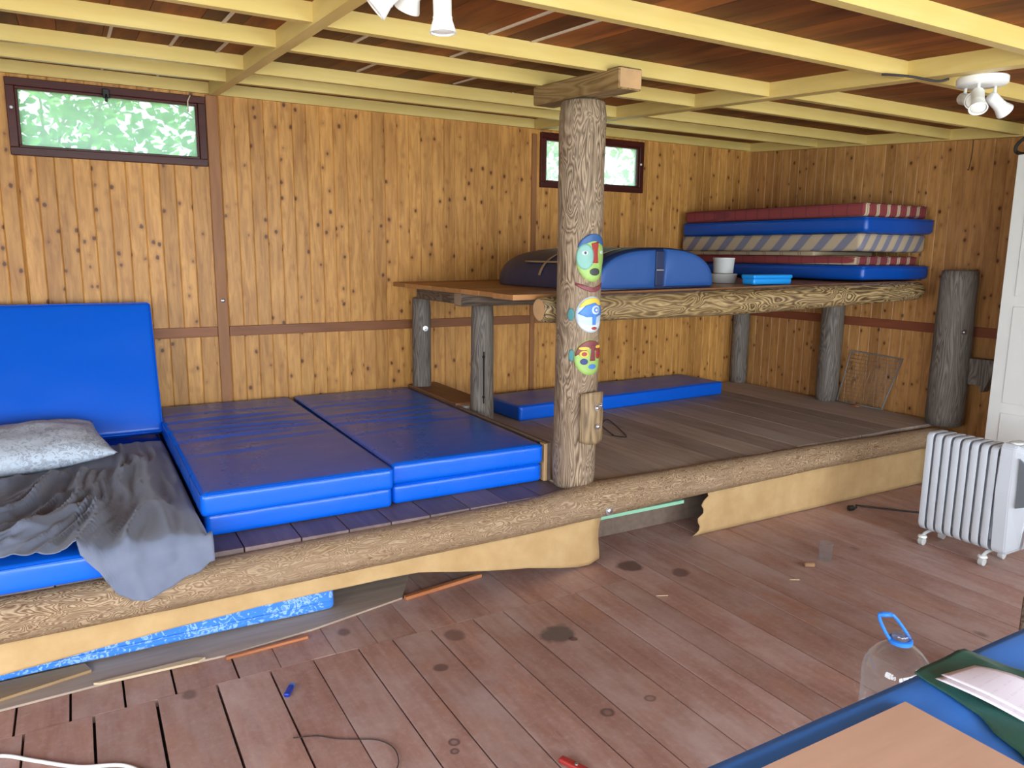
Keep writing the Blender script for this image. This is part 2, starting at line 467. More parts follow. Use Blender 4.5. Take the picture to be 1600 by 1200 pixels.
def papermat():
    t = NT('printed_paper'); c = t.n('ShaderNodeTexCoord').outputs['UV']
    s = t.n('ShaderNodeSeparateXYZ'); t.l(c, s.inputs[0])
    rows = t.math('FRACT', t.math('MULTIPLY', s.outputs[1], 7.)); mp = t.n('ShaderNodeMapping'); mp.inputs['Scale'].default_value = (26, 5, 1); t.l(c, mp.inputs[0])
    n = t.noise(mp.outputs[0], 1, 2)
    f = t.math('MULTIPLY', t.ramp(rows, [(.5, (0,)*3), (.55, (1,)*3), (.68, (1,)*3), (.72, (0,)*3)]), t.ramp(n, [(.48, (0,)*3), (.56, (1,)*3)]))
    t.base(t.mix(t.math('MULTIPLY', f, .22), (.80, .76, .86), (.45, .36, .4)), .7, .3); return t.m
M['paper'] = papermat()
def clear(name, tint, gloss_rough=.04, milk=0., ior=1.35, milkcol=(.8, .85, .85)):
    m = bpy.data.materials.new(name); m.use_nodes = True; t = m.node_tree; t.nodes.clear()
    o = t.nodes.new('ShaderNodeOutputMaterial'); tr = t.nodes.new('ShaderNodeBsdfTransparent'); gl = t.nodes.new('ShaderNodeBsdfGlossy')
    fr = t.nodes.new('ShaderNodeLayerWeight'); mx = t.nodes.new('ShaderNodeMixShader'); pw = t.nodes.new('ShaderNodeMath'); pw.operation = 'POWER'; pw.inputs[1].default_value = 2.6
    ad = t.nodes.new('ShaderNodeMath'); ad.operation = 'MULTIPLY_ADD'; ad.inputs[1].default_value = .7; ad.inputs[2].default_value = .09
    fr.inputs['Blend'].default_value = .5
    tr.inputs[0].default_value = (*tint, 1); gl.inputs['Roughness'].default_value = gloss_rough
    t.links.new(fr.outputs['Facing'], pw.inputs[0]); t.links.new(pw.outputs[0], ad.inputs[0])
    t.links.new(ad.outputs[0], mx.inputs[0]); t.links.new(tr.outputs[0], mx.inputs[1]); t.links.new(gl.outputs[0], mx.inputs[2])
    last = mx.outputs[0]
    if milk:
        tl = t.nodes.new('ShaderNodeBsdfTranslucent'); tl.inputs[0].default_value = (*milkcol, 1)
        m2 = t.nodes.new('ShaderNodeMixShader'); m2.inputs[0].default_value = milk
        t.links.new(last, m2.inputs[1]); t.links.new(tl.outputs[0], m2.inputs[2]); last = m2.outputs[0]
    t.links.new(last, o.inputs[0]); return m
M['pane'] = clear('dusty_glare_pane', (.93, .98, .95), .05, .34, milkcol=(.74, .90, .80))  # dirty glass, with outdoor glare put into the milky green tint
M['pet'] = clear('clear_plastic', (.95, .95, .96), .05, .16, 1.45)
M['glass'] = clear('clear_glass', (.95, .95, .97), .03, .10, 1.45)
M['tubplastic'] = plain('milky_plastic', (.62, .63, .62), .35)
def leafmat(name, ca, cb):
    t = NT(name); off, r = t.rvec()
    col = t.ramp(r, [(0, ca), (1, cb)]); t.base(col, .45, .4)
    tl = t.n('ShaderNodeBsdfTranslucent'); t.l(col, tl.inputs[0]); mx = t.n('ShaderNodeMixShader'); mx.inputs[0].default_value = .45
    t.l(t.b.outputs[0], mx.inputs[1]); t.l(tl.outputs[0], mx.inputs[2]); t.l(mx.outputs[0], t.out.inputs[0]); return t.m
M['leaf'] = leafmat('broad_leaf', (.05, .22, .045), (.24, .52, .12))
M['leaf2'] = leafmat('pale_leaf', (.12, .26, .07), (.42, .55, .22))
M['twig'] = plain('pale_twig', (.52, .48, .42), .8)
M['bark'] = plain('bark', (.16, .12, .09), .9, var=.3)
M['earth'] = plain('dry_grass_ground', (.20, .22, .10), .95, var=.4)
# painted mask colours
for k, c in dict(p_blue=(.035, .11, .30), p_red=(.33, .035, .03), p_aqua=(.20, .42, .36), p_lime=(.30, .47, .12), p_white=(.52, .57, .60), p_yel=(.72, .50, .06), p_sky=(.06, .20, .55),
                 p_maroon=(.20, .045, .05), p_dark=(.04, .05, .05), p_teal=(.05, .22, .23), p_pale=(.42, .52, .62), p_navy=(.015, .03, .16)).items():
    M[k] = plain('mask_paint_'+k[2:], c, .5, var=.2)

# ------------------------------------------------------------------ room
D, XR, XL, YF = 5.06, 5.37, -2.3, -1.7
def cz(y): return 2.473+.0635*(y-D)          # underside line of the joists
PZ = .07                                        # joist depth

# floor
fb = newbm()
seams = [XL, -2.05, -1.85, -1.65, -1.45, -1.25, -1.05, -.85, -.65, -.455, -.254, -.055, .137, .337, .525, .687, .866, 1.01, 1.18, 1.375, 1.525, 1.742, 1.91, 2.06, 2.21, 2.405, 2.62, 2.76, 2.945, 3.15, 3.37, 3.58, 3.78, 3.97, 4.17, 4.36, 4.56, 4.75, 4.95, 5.15, XR]
wide = {-.254: .008, -.055: .009, .137: .010, .337: .009, .525: .008, .687: .005}
rnd = random.Random(3)
for a, b in zip(seams, seams[1:]):
    g0 = wide.get(a, .0065)/2; g1 = wide.get(b, .0065)/2
    dz = rnd.uniform(-.0012, .0012)
    box(fb, a+g0, b-g1, YF, 2.712 if a < 2.2 else D, -.028, dz)
short = [XL, -1.9, -1.6, -1.3, -1.06, -.86, -.66, -.46, -.283, -.123, .042, .203, .416, .568, .779, .95, 1.12, 1.30, 1.47, 1.66, 1.88, 2.06, 2.2075]
for a, b in zip(short, short[1:]):
    g0 = .004 if -.3 < a < .45 else .0015; g1 = .004 if -.3 < b < .45 else .0015
    box(fb, a+g0, b-g1, 2.7145, D, -.028, rnd.uniform(-.002, .0005))
box(fb, XL-.1, XR+.1, YF-.1, D+.1, -.09, -.03, mi=1)
struct('floor', fb, [M['floor'], M['dark']])

# timber lined walls (boards abut, grooves between)
def lining(bm, a0, a1, z0, z1, along, face, depth, w=.0883, flip=1, holes=(), phase=0.):
    """vertical tongue and groove boards; along 'x' faces -y at y=face, along 'y' faces -x at x=face"""
    n0 = math.floor((a0-phase)/w); x = phase+n0*w
    ch = .0045
    while x < a1-1e-6:
        b0, b1 = max(a0, x), min(a1, x+w)
        spans = [(z0, z1)]
        for hx0, hx1, hz0, hz1 in holes:
            if b0 < hx1-1e-6 and b1 > hx0+1e-6: spans = [(z0, hz0), (hz1, z1)]
        segs = [(b0, b1, spans)]
        for hx0, hx1, hz0, hz1 in holes:
            for h in (hx0, hx1):
                if b0+1e-4 < h < b1-1e-4:
                    if h == hx0: segs = [(b0, h, [(z0, z1)]), (h, b1, [(z0, hz0), (hz1, z1)])]
                    else: segs = [(b0, h, [(z0, hz0), (hz1, z1)]), (h, b1, [(z0, z1)])]
        for s0, s1, sp in segs:
            for q0, q1 in sp:
                if along == 'x':
                    P = [(s0, face+ch), (s0+ch, face), (s1-ch, face), (s1, face+ch), (s1, face+depth), (s0, face+depth)]
                else:
                    P = [(face+ch, s0), (face, s0+ch), (face, s1-ch), (face+ch, s1), (face+depth, s1), (face+depth, s0)]
                prism(bm, P, 'z', q0, q1)
        x += w
W1 = (-.235, .745, 2.065, 2.445); W2 = (3.145, 4.11, 2.065, 2.445)
wb = newbm(); lining(wb, XL, XR+.06, 0, 2.62, 'x', D, .07, holes=(W1, W2), phase=.04)
struct('wall_back', wb, M['pine'])
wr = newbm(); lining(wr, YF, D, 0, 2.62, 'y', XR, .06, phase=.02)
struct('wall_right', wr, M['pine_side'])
LY0, LY1, LZ0, LZ1 = -1.2, 1.9, .55, 2.0  # unseen opening in the left wall, added to let in fill light
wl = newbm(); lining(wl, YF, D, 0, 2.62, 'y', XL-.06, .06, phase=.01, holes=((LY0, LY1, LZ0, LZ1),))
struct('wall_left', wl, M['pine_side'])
# unseen front wall behind the viewpoint: wide opening added to admit the main light
OX0, OX1, OZ0, OZ1 = -1.7, 4.3, .35, 1.98
wf = newbm()
box(wf, XL-.06, OX0, YF-.08, YF, 0, 2.4); box(wf, OX1, XR+.06, YF-.08, YF, 0, 2.4)
box(wf, OX0, OX1, YF-.08, YF, 0, OZ0); box(wf, OX0, OX1, YF-.08, YF, OZ1, 2.4)
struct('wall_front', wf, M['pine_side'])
fw = newbm()
for x in (OX0, -.2, 1.3, 2.8, OX1-.06): box(fw, x, x+.06, YF-.07, YF+.01, OZ0, OZ1, .004)
box(fw, OX0, OX1, YF-.07, YF+.01, OZ0, OZ0+.06, .004); box(fw, OX0, OX1, YF-.07, YF+.01, OZ1-.06, OZ1, .004)
struct('window_3', fw, M['winframe'])  # frame of the added, unseen front opening
fw = newbm()
for y in (LY0, .32, LY1-.06): box(fw, XL-.065, XL+.01, y, y+.06, LZ0, LZ1, .004)
for z in (LZ0, LZ1-.06): box(fw, XL-.065, XL+.01, LY0, LY1, z, z+.06, .004)
struct('window_4', fw, M['winframe'])  # frame of the added, unseen left opening

# ceiling boards on the sloping joists, with pale cover strips
cb = newbm()
def slope_box(bm, x0, x1, y0, y1, o0, o1, mi=0):
    vs = box(bm, x0, x1, y0, y1, o0, o1, mi=mi)
    for v in vs: v.co.z += cz(v.co.y)
x = XL
while x < XR:
    w = rnd.uniform(.13, .2); slope_box(cb, x+.001, min(x+w, XR)-.001, YF, D, PZ, PZ+.02); x += w
slope_box(cb, XL-.1, XR+.1, YF-.1, D+.25, PZ+.02, PZ+.07, 1)
for x, y0, y1 in [(.21, 3.34, 3.98), (.46, 3.34, 3.98), (.66, 3.34, 3.98), (1.48, 2.1, 2.78), (1.68, 2.1, 2.78), (1.107, 2.82, 3.3), (1.56, 2.82, 3.3), (1.35, 3.34, 3.98), (.58, 2.82, 3.3), (1.9, 3.34, 3.98),
                 (.3, 4.02, 4.4), (.56, 4.02, 4.4), (.22, 4.45, 5.0), (.5, 4.45, 5.0), (2.3, 4.02, 4.4)]:
    slope_box(cb, x-.006, x+.006, y0, y1, PZ-.006, PZ+.002, 2)
struct('ceiling', cb, [M['ceil'], M['dark'], M['strip']])

# joists (one object each) and girders
BAYS = [('left', -2.25, .78, [(1.50, .045), (2.04, .045), (2.76, .045), (3.30, .045), (3.97, .045), (4.44, .045), (5.02, .04)]),
        ('middle', .83, 3.06, [(1.50, .045), (2.06, .045), (2.79, .05), (3.32, .045), (4.03, .045), (4.42, .045), (5.02, .04)]),
        ('right', 3.13, 5.31, [(1.45, .045), (2.04, .045), (2.74, .045), (3.21, .045), (3.86, .045), (4.31, .045), (5.02, .04)])]
ORD = ['nearest the viewer', 'sixth from the back wall', 'fifth from the back wall', 'fourth from the back wall', 'third from the back wall', 'second from the back wall', 'lying against the back wall']
for bay, x0, x1, ys in BAYS:
    for (y, t), od in zip(ys, ORD):
        b = newbm(); slope_box(b, x0, x1, y, y+t, .003 if bay != 'left' else .004, PZ-.0005)
        nm = 'yellow painted ceiling joist %s in the %s bay of the roof' % (od, bay)
        tag(obj('ceiling_joist', b, M['yel_x']), nm, 'joist', 'yellow ceiling joists')
for x0, x1, lb in [(.78, .83, 'yellow girder running to the wall beside the left window'), (3.06, 3.13, 'yellow girder running past the right-hand spotlight to the wall by the half-hidden window'), (5.31, 5.365, 'yellow wall plate along the top of the right wall')]:
    b = newbm(); slope_box(b, x0, x1, YF+.05, 5.015 if x0 < 5 else 5.06, -.004, PZ-.0005)
    tag(obj('ceiling_girder', b, M['yel_y']), lb, 'beam', 'yellow girders')

# wall trims
def trim(n, args, mat):
    b = newbm()
    for a in args: box(b, *a, .002)
    struct('trim_%d' % n, b, mat)
trim(1, [(.762, .828, D-.018, D, 0, 2.47)], M['trim'])
trim(2, [(3.06, 3.10, D-.016, D, 0, 2.44)], M['trim'])
trim(3, [(-2.2, .76, D-.016, D, 1.017, 1.08), (.83, 3.058, D-.016, D, 1.017, 1.08), (3.102, XR, D-.016, D, 1.017, 1.08)], M['trimx'])
trim(4, [(XR-.016, XR, 2.4, D-.02, 1.018, 1.085)], M['raily'])
b = newbm(); lathe(b, [(.012, 0), (.012, .004), (.006, .007)], 12, Matrix.Translation((.80, D-.018, 1.243)) @ align((0, -1, 0)))
tag(obj('wall_bolt', b, M['steel'], smooth=True, angle=40), 'small round metal bolt on the upright wall trim left of the mats', 'bolt')

# windows
def window(n, W):
    x0, x1, z0, z1 = W
    f = newbm(); t = .042
    box(f, x0-.012, x1+.012, D-.028, D+.05, z1-t+.012, z1+.012, .003); box(f, x0-.012, x1+.012, D-.028, D+.05, z0-.012, z0+t-.012, .003)
    box(f, x0-.012, x0+t-.012, D-.028, D+.05, z0+t-.012, z1-t+.012, .003); box(f, x1-t+.012, x1+.012, D-.028, D+.05, z0+t-.012, z1-t+.012, .003)
    o = obj('window_%d' % n, f, M['winframe'], keep=True); o['kind'] = 'structure'
    s = newbm(); i0, i1, k0, k1 = x0+t-.012, x1-t+.012, z0+t-.012, z1-t+.012; q = .014
    for a in [(i0, i1, k1-q, k1), (i0, i1, k0, k0+q), (i0, i0+q, k0+q, k1-q), (i1-q, i1, k0+q, k1-q)]: box(s, a[0], a[1], D-.012, D+.03, a[2], a[3], .002)
    obj('sash', s, M['winframe'], o)
    p = newbm(); box(p, i0+q-.003, i1-q+.003, D+.006, D+.011, k0+q-.003, k1-q+.003); obj('pane', p, M['pane'], o)
    return o
w1 = window(1, W1); w2 = window(2, W2)
l = newbm(); box(l, .215, .25, D-.055, D-.028, 2.39, 2.44, .004); tube(l, [(.232, D-.05, 2.41), (.232, D-.06, 2.37)], .007); obj('latch', l, M['black'], w1)
l = newbm(); tube(l, [(.66, D-.03, 2.36), (.66, D-.035, 2.42), (.675, D-.04, 2.455)], .004); obj('white_clip', l, M['strip'], w1)
for (x, z) in [(-.225, 2.30), (4.09, 2.28)]:
    l = newbm(); lathe(l, [(.009, 0), (.008, .006), (.003, .009)], 10, Matrix.Translation((x, D-.028, z)) @ align((0, -1, 0)))
    obj('hinge_pin', l, M['whitelamp'], w1 if x < 1 else w2)

# ------------------------------------------------------------------ logs
def logbm(pts, axis='x', n=28, step=.06, wob=.06, seed=0, ecc=None, bm=None):
    """pts: list of (centre, radius) along the length"""
    bm = bm or newbm(); P = [V(p) for p, r in pts]; rs = [r for p, r in pts]
    L = [0]
    for a, b2 in zip(P, P[1:]): L.append(L[-1]+(b2-a).length)
    m = max(2, int(L[-1]/step)); rings = []
    for i in range(m+1):
        s = L[-1]*i/m
        c = V([interp(list(zip(L, [p[k] for p in P])), s) for k in range(3)]); r = interp(list(zip(L, rs)), s)
        if i in (0, m): r *= .93
        t = (P[-1]-P[0]).normalized(); u = V((0, 0, 1)) if abs(t.z) < .8 else V((0, -1, 0)); u = (u-t*u.dot(t)).normalized(); w = t.cross(u)
        ring = []
        for k in range(n):
            a = 2*PI*k/n
            q = 1+wob*N2(math.cos(a)*1.2+seed, math.sin(a)*1.2, s*2.2+seed)+wob*.4*N2(math.cos(a)*4+seed, math.sin(a)*4, s*9)
            ring.append(bm.verts.new(c+(u*math.cos(a)+w*math.sin(a))*r*q))
        rings.append(ring)
    for a, b2 in zip(rings, rings[1:]):
        for k in range(n): bm.faces.new((a[k], a[(k+1) % n], b2[(k+1) % n], b2[k])).smooth = True
    # chamfered caps
    for ring, sg in ((rings[0], -1), (rings[-1], 1)):
        c = sum((v.co for v in ring), V())/n; t = (P[-1]-P[0]).normalized()*sg
        inner = [bm.verts.new(c+(v.co-c)*.86+t*.008) for v in ring]
        for k in range(n): bm.faces.new((ring[k], ring[(k+1) % n], inner[(k+1) % n], inner[k]))
        f = bm.faces.new(inner); f.material_index = 1
    return bm

def bolt(parent, p, d, r=.014, name='bolt'):
    b = newbm(); Mx = Matrix.Translation(V(p)) @ align(d)
    lathe(b, [(r*1.5, -.004), (r*1.5, .002), (r*.85, .0025), (r*.85, .007), (r*.5, .009)], 12, Mx)
    return obj(name, b, M['steel'], parent, smooth=True, angle=40)

FL = thing('edge_log', (1.6, 2.95, .22), 'long peeled log lying along the front edge of the low sleeping platforms', 'log')
obj('trunk', logbm([((-2.2, 2.95, .295), .08), ((.4, 2.95, .302), .081), ((1.77, 2.95, .316), .08), ((2.2, 2.95, .338), .091), ((2.75, 2.955, .342), .085), ((3.8, 2.96, .345), .074), ((5.1, 2.96, .333), .065)], seed=2), [M['log_front'], M['endgrey']], FL)
bolt(FL, (2.21, 2.862, .302), (0, -1, .12), .016)
b = newbm(); lathe(b, [(.012, -.01), (.012, .004)], 12, Matrix.Translation((-.32, 2.877, .26)) @ align((0, -1, -.3))); obj('plugged_hole', b, M['dark'], FL)

# low platforms
def deck(name, x0, x1, y0, y1, z, mat, label, w, seed, lw=.022):
    t = thing(name, ((x0+x1)/2, (y0+y1)/2, 0), label, 'platform', 'low plank platforms')
    b = newbm(); r = random.Random(seed); x = x0
    while x < x1-.01:
        e = min(x+w*r.uniform(.9, 1.1), x1)
        if x1-e < .05: e = x1
        box(b, x+.003, e-.003, y0+r.uniform(0, .006), y1, z-lw, z+r.uniform(-.001, .001)); x = e
    obj('planking', b, mat, t)
    for yy in (3.3, 4.1, 4.9):
        b = newbm(); box(b, x0+.03, x1-.03, yy, yy+.06, z-lw-.08, z-lw, .003); obj('bearer', b, M['log_dark'], t)
        for xx in (x0+.08, 1.36 if x0 < 0 else (x0+x1)/2, x1-.14):
            b = newbm(); box(b, xx, xx+.06, yy, yy+.06, .001, z-lw-.08, .003); obj('leg', b, M['log_dark'], t)
    return t
deck('sleeping_platform', -2.2, 2.03, 2.965, 5.035, .400, M['deck_l'], 'low dark plank platform on the left carrying the blue mat stacks and the grey bed', .205, 5)
deck('sleeping_platform', 2.058, 5.30, 3.046, 5.035, .400, M['deck_r'], 'low worn plank platform on the right under the upper bunk deck', .21, 6)

# upright divider board between them, with its ledge
DV = thing('divider_board', (2.044, 4.1, .4), 'upright grey board dividing the left mats from the right platform', 'board')
b = newbm(); box(b, 2.032, 2.056, 3.165, 5.03, .402, .60, .002); obj('panel', b, M['riser'], DV)
b = newbm(); box(b, 2.012, 2.0318, 3.160, 3.205, .402, .598, .002); obj('end_batten', b, M['fresh'], DV)
b = newbm(); box(b, 2.028, 2.25, 4.235, 5.03, .6005, .618, .002)
tag(obj('ledge_plank', b, M['ledge']), 'brown plank lying on the divider board between the two left bunk posts', 'plank')
b = newbm(); box(b, 2.06, 2.11, 4.20, 4.232, .575, .598, .003)
obj('ledge_bracket', b, M['white'], DV)['label'] = 'white bracket'

# central painted post
PX, PY, PR = 2.125, 3.055, .106
MP = thing('roof_post', (PX, PY, .4), 'thick peeled roof post in the middle with three painted faces', 'post')
pp = [((PX-.003, PY, .402), .106), ((PX, PY, 1.0), .107), ((PX+.002, PY, 1.6), .107), ((PX, PY, 2.247), .111)]
obj('trunk', logbm(pp, seed=9, wob=.035, n=36), [M['log_post'], M['endgrey']], MP)

def on_post(th, z, e): return V((PX+(PR+e)*math.sin(th), PY-(PR+e)*math.cos(th), z))
def patch(poly, e, th=.004, bm=None):
    """raised relief patch: polygon of (angle, z) wrapped on the post"""
    bm = bm or newbm(); n = len(poly)
    ca = sum(p[0] for p in poly)/n; c2 = sum(p[1] for p in poly)/n
    rings = []
    for k, s in enumerate((1, .97, .8, .6, .4, .2)):
        ee = e-.009 if k == 0 else e
        rings.append([bm.verts.new(on_post(ca+(a-ca)*s, c2+(z-c2)*s, ee)) for a, z in poly])
    for A, B in zip(rings, rings[1:]):
        for i in range(n): bm.faces.new((A[i], A[(i+1) % n], B[(i+1) % n], B[i])).smooth = True
    c = bm.verts.new(on_post(ca, c2, e))
    for i in range(n): bm.faces.new((rings[-1][i], rings[-1][(i+1) % n], c)).smooth = True
    return bm
def ell(a, z, ra, rz, n=28, a0=0, a1=2*PI, sq=1.):
    out = []
    full = abs(a1-a0-2*PI) < 1e-6
    for i in range(n if full else n+1):
        t = a0+(a1-a0)*i/n
        out.append((a+ra*math.cos(t), z+rz*math.sin(t)))
    return out
A0 = .07
def face(label, base, parts):
    f = obj('painted_face', patch(*base[0]), M[base[1]], MP, smooth=True); f['label'] = label
    for nm, (poly, e), mat in parts: obj(nm, patch(poly, e), M[mat], f, smooth=True)
# top face
z0, hz = 1.532, .11
face('aqua and lime painted face with red nose', ((ell(A0, z0, .83, hz), .006), 'p_lime'), [
    ('forehead', (ell(A0, z0+.03, .80, .085, 20, .25, PI-.25), .008), 'p_blue'),
    ('cheek', (ell(A0-.42, z0+.008, .40, .062), .0085), 'p_aqua'),
    ('cheek', (ell(A0+.42, z0+.012, .36, .055), .0085), 'p_lime'),
    ('nose', ([(A0-.16, z0+.07), (A0+.2, z0+.08), (A0+.16, z0+.02), (A0+.2, z0-.022), (A0-.06, z0-.022), (A0-.03, z0+.02)], .0115), 'p_red'),
    ('eye', (ell(A0-.45, z0+.026, .15, .011), .0105), 'p_white'), ('pupil', (ell(A0-.43, z0+.026, .05, .007), .0125), 'p_dark'),
    ('eye', (ell(A0+.45, z0+.03, .12, .009), .0105), 'p_white'),
    ('mouth', (ell(A0+.06, z0-.062, .27, .018), .0095), 'p_dark')])
obj('painted_collar', patch([(A0-.85+1.75*i/14, 1.425-.032*math.sin(PI*i/14)-.004) for i in range(15)]+[(A0+.9-1.75*i/14, 1.408-.034*math.sin(PI*i/14)) for i in range(15)], .004), M['p_maroon'], MP, smooth=True)
# middle face
z0, hz = 1.268, .088
face('blue and white painted face with one round eye', ((ell(A0, z0, .80, hz), .006), 'p_pale'), [
    ('hair', (ell(A0, z0+.022, .66, .058, 18, .15, PI-.15), .008), 'p_yel'),
    ('cheek', (ell(A0-.03, z0-.028, .68, .052, 24, PI, 2*PI), .008), 'p_white'),
    ('brow', ([(A0-.7, z0+.005), (A0-.35, z0+.045), (A0+.1, z0+.058), (A0+.55, z0+.042), (A0+.65, z0-.002), (A0+.22, z0-.012), (A0-.3, z0-.012)], .0095), 'p_sky'),
    ('nose', ([(A0-.02, z0+.0), (A0+.2, z0+.0), (A0+.16, z0-.05), (A0, z0-.05)], .0105), 'p_sky'),
    ('eye', (ell(A0+.16, z0+.022, .23, .022), .0115), 'p_white'), ('iris', (ell(A0+.16, z0+.022, .14, .013), .013), 'p_sky'), ('pupil', (ell(A0+.16, z0+.022, .07, .007), .0145), 'p_white'),
    ('mouth', (ell(A0+.1, z0-.066, .16, .007), .010), 'p_red'),
    ('ear', (ell(A0-.98, z0+.0, .15, .03), .007), 'p_teal')])
# lower face
z0, hz = 1.062, .088
face('maroon and lime painted face with a blue dot', ((ell(A0-.04, z0, .78, hz), .006), 'p_lime'), [
    ('forehead', (ell(A0-.04, z0+.006, .74, .078, 20, 0, PI), .008), 'p_maroon'),
    ('nose', ([(A0-.02, z0+.06), (A0+.14, z0+.06), (A0+.2, z0-.018), (A0-.08, z0-.018)], .0105), 'p_maroon'),
    ('brow', (ell(A0-.36, z0+.045, .26, .008, 20), .0095), 'p_yel'), ('brow', (ell(A0+.42, z0+.05, .2, .008, 20), .0095), 'p_yel'),
    ('eye', (ell(A0-.36, z0+.018, .22, .017), .010), 'p_yel'), ('pupil', (ell(A0-.36, z0+.018, .12, .010), .0115), 'p_red'),
    ('eye', (ell(A0+.42, z0+.014, .17, .024), .010), 'p_red'),
    ('cheek_dot', (ell(A0-.36, z0-.019, .17, .015), .010), 'p_navy'),
    ('mouth', (ell(A0+.05, z0-.045, .2, .012), .010), 'p_sky'),
    ('ear', (ell(A0-.92, z0+.01, .12, .03), .007), 'p_teal')])
# carved block bolted to its foot
SB = thing('carved_block', (2.13, 2.915, .65), 'carved half-round wooden block bolted to the foot of the painted post', 'wood block')
b = newbm()
def blk(u, v):
    a = -1.25+2.5*u; z = .652+.236*v
    cut = max(0, (u-.55))*max(0, .35-v)*.06
    return V((2.135+.073*math.sin(a)*(1+.04*N2(u*3, v*4)), 2.952-.052*math.cos(a)+.012*N2(u*5, v*3)+cut, z+.012*math.sin(u*3)*(1 if v > .5 else -1)*(v > .9 or v < .1)))
vs = grid(b, 14, 12, blk)
tp = [vs[i][12] for i in range(15)]; bt = [vs[i][0] for i in range(15)]
b.faces.new(tp+[]); b.faces.new(bt[::-1]); b.faces.new([vs[0][j] for j in range(13)]+[vs[14][j] for j in range(12, -1, -1)])
obj('block', b, M['slab'], SB)
bolt(SB, (2.142, 2.897, .822), (.1, -1, .2), .011); bolt(SB, (2.168, 2.904, .830), (.3, -1, .1), .009); bolt(SB, (2.150, 2.898, .728), (.1, -1, 0), .010)
# cap beam
CB = newbm(); vs = box(CB, 2.06, 2.185, 2.70, 3.40, 0, .09, .006)
for v in vs: v.co.z += 2.247+(v.co.y-2.7)*.05
for f in CB.faces:
    if abs(f.normal.y) > .9: f.material_index = 1
tag(obj('cap_beam', CB, [M['cap'], M['endgrain']]), 'short thick bracket beam resting on top of the painted roof post', 'beam')

# ------------------------------------------------------------------ upper bunk
uz = lambda x: 1.348+(x-1.95)*.0125
b = newbm(); yy = 3.30
for k in range(8):
    e = 3.30+(k+1)*(1.735/8)
    vs = box(b, 1.93 if k else 1.90, 5.30, yy+.001, e-.001, -.028, 0, .002); yy = e
    for v in vs: v.co.z += uz(v.co.x)
UD = obj('bunk_deck', b, M['deck_u']); tag(UD, 'raised orange-brown board deck of the upper bunk', 'deck')
UL = obj('bunk_log', logbm([((2.02, 3.236, 1.275), .068), ((3.3, 3.236, 1.283), .076), ((4.4, 3.236, 1.305), .070), ((5.13, 3.225, 1.325), .062)], seed=4), [M['log_upper'], M['endgrain']])
tag(UL, 'horizontal varnished log with swirling grain along the front of the upper bunk', 'log')

def post(x, y, r, z0, z1, label, bolts=(), mat='log_grey', lean=(0, 0), seed=1, flat=None):
    t = thing('bunk_post', (x, y, z0), label, 'post', 'grey upright posts of the upper bunk')
    obj('trunk', logbm([((x, y, z0), r), ((x+lean[0], y+lean[1], z1), r*.96)], seed=seed, wob=.05, n=24), [M[mat], M['endgrey']], t)
    for p, d in bolts: bolt(t, p, d, .012)
    return t
post(2.10, 4.94, .068, .402, 1.235, 'grey bunk post against the back wall at the left end of the deck', [((2.10, 4.869, 1.03), (-.25, -1, 0))], seed=3)
p2 = post(2.155, 4.12, .072, .402, 1.235, 'grey split bunk post standing beside the divider board with dark holes', seed=5)
for z in (.93, .68):
    b = newbm(); lathe(b, [(.009, -.01), (.009, .003)], 10, Matrix.Translation((2.13, 4.052, z)) @ align((-.35, -1, 0))); obj('drilled_hole', b, M['dark'], p2)
b = newbm(); box(b, 2.128, 2.132, 4.046, 4.056, .64, .96); obj('crack', b, M['dark'], p2)
post(5.27, 4.96, .075, .402, 1.348, 'slim grey bunk post in the far back corner', seed=7)
post(5.26, 3.99, .088, .402, 1.34, 'grey bunk post on the right wall beside the wire rack', [((5.19, 3.925, 1.20), (-.8, -1, 0))], seed=8)
p5 = post(5.235, 3.00, .122, .402, 1.465, 'broad grey bunk post at the front right end of the deck', [((5.17, 2.888, 1.06), (-.5, -1, 0))], seed=11)
b = newbm(); box(b, 5.26, 5.335, 2.80, 2.885, .70, .88, .004); obj('cleat', b, M['log_grey'], p5)
b = newbm(); prism(b, [(2.70, .88), (2.80, .88), (2.80, .66), (2.78, .66)], 'x', 5.27, 5.33); obj('wedge', b, M['log_grey'], p5)
b = newbm(); box(b, 2.03, 2.14, 4.175, 4.86, 1.242, 1.332, .006); tag(obj('bunk_beam', b, M['log_darky']), 'short dark beam under the deck from the back wall post to the cross beam', 'beam')
b = newbm(); box(b, 1.985, 5.2, 4.06, 4.17, 1.238, 1.318, .006)
for f in b.faces:
    if f.normal.x < -.9: f.material_index = 1
tag(obj('bunk_beam', b, [M['log_dark'], M['endgrey']]), 'long dark cross beam with pale sawn end under the middle of the deck', 'beam')

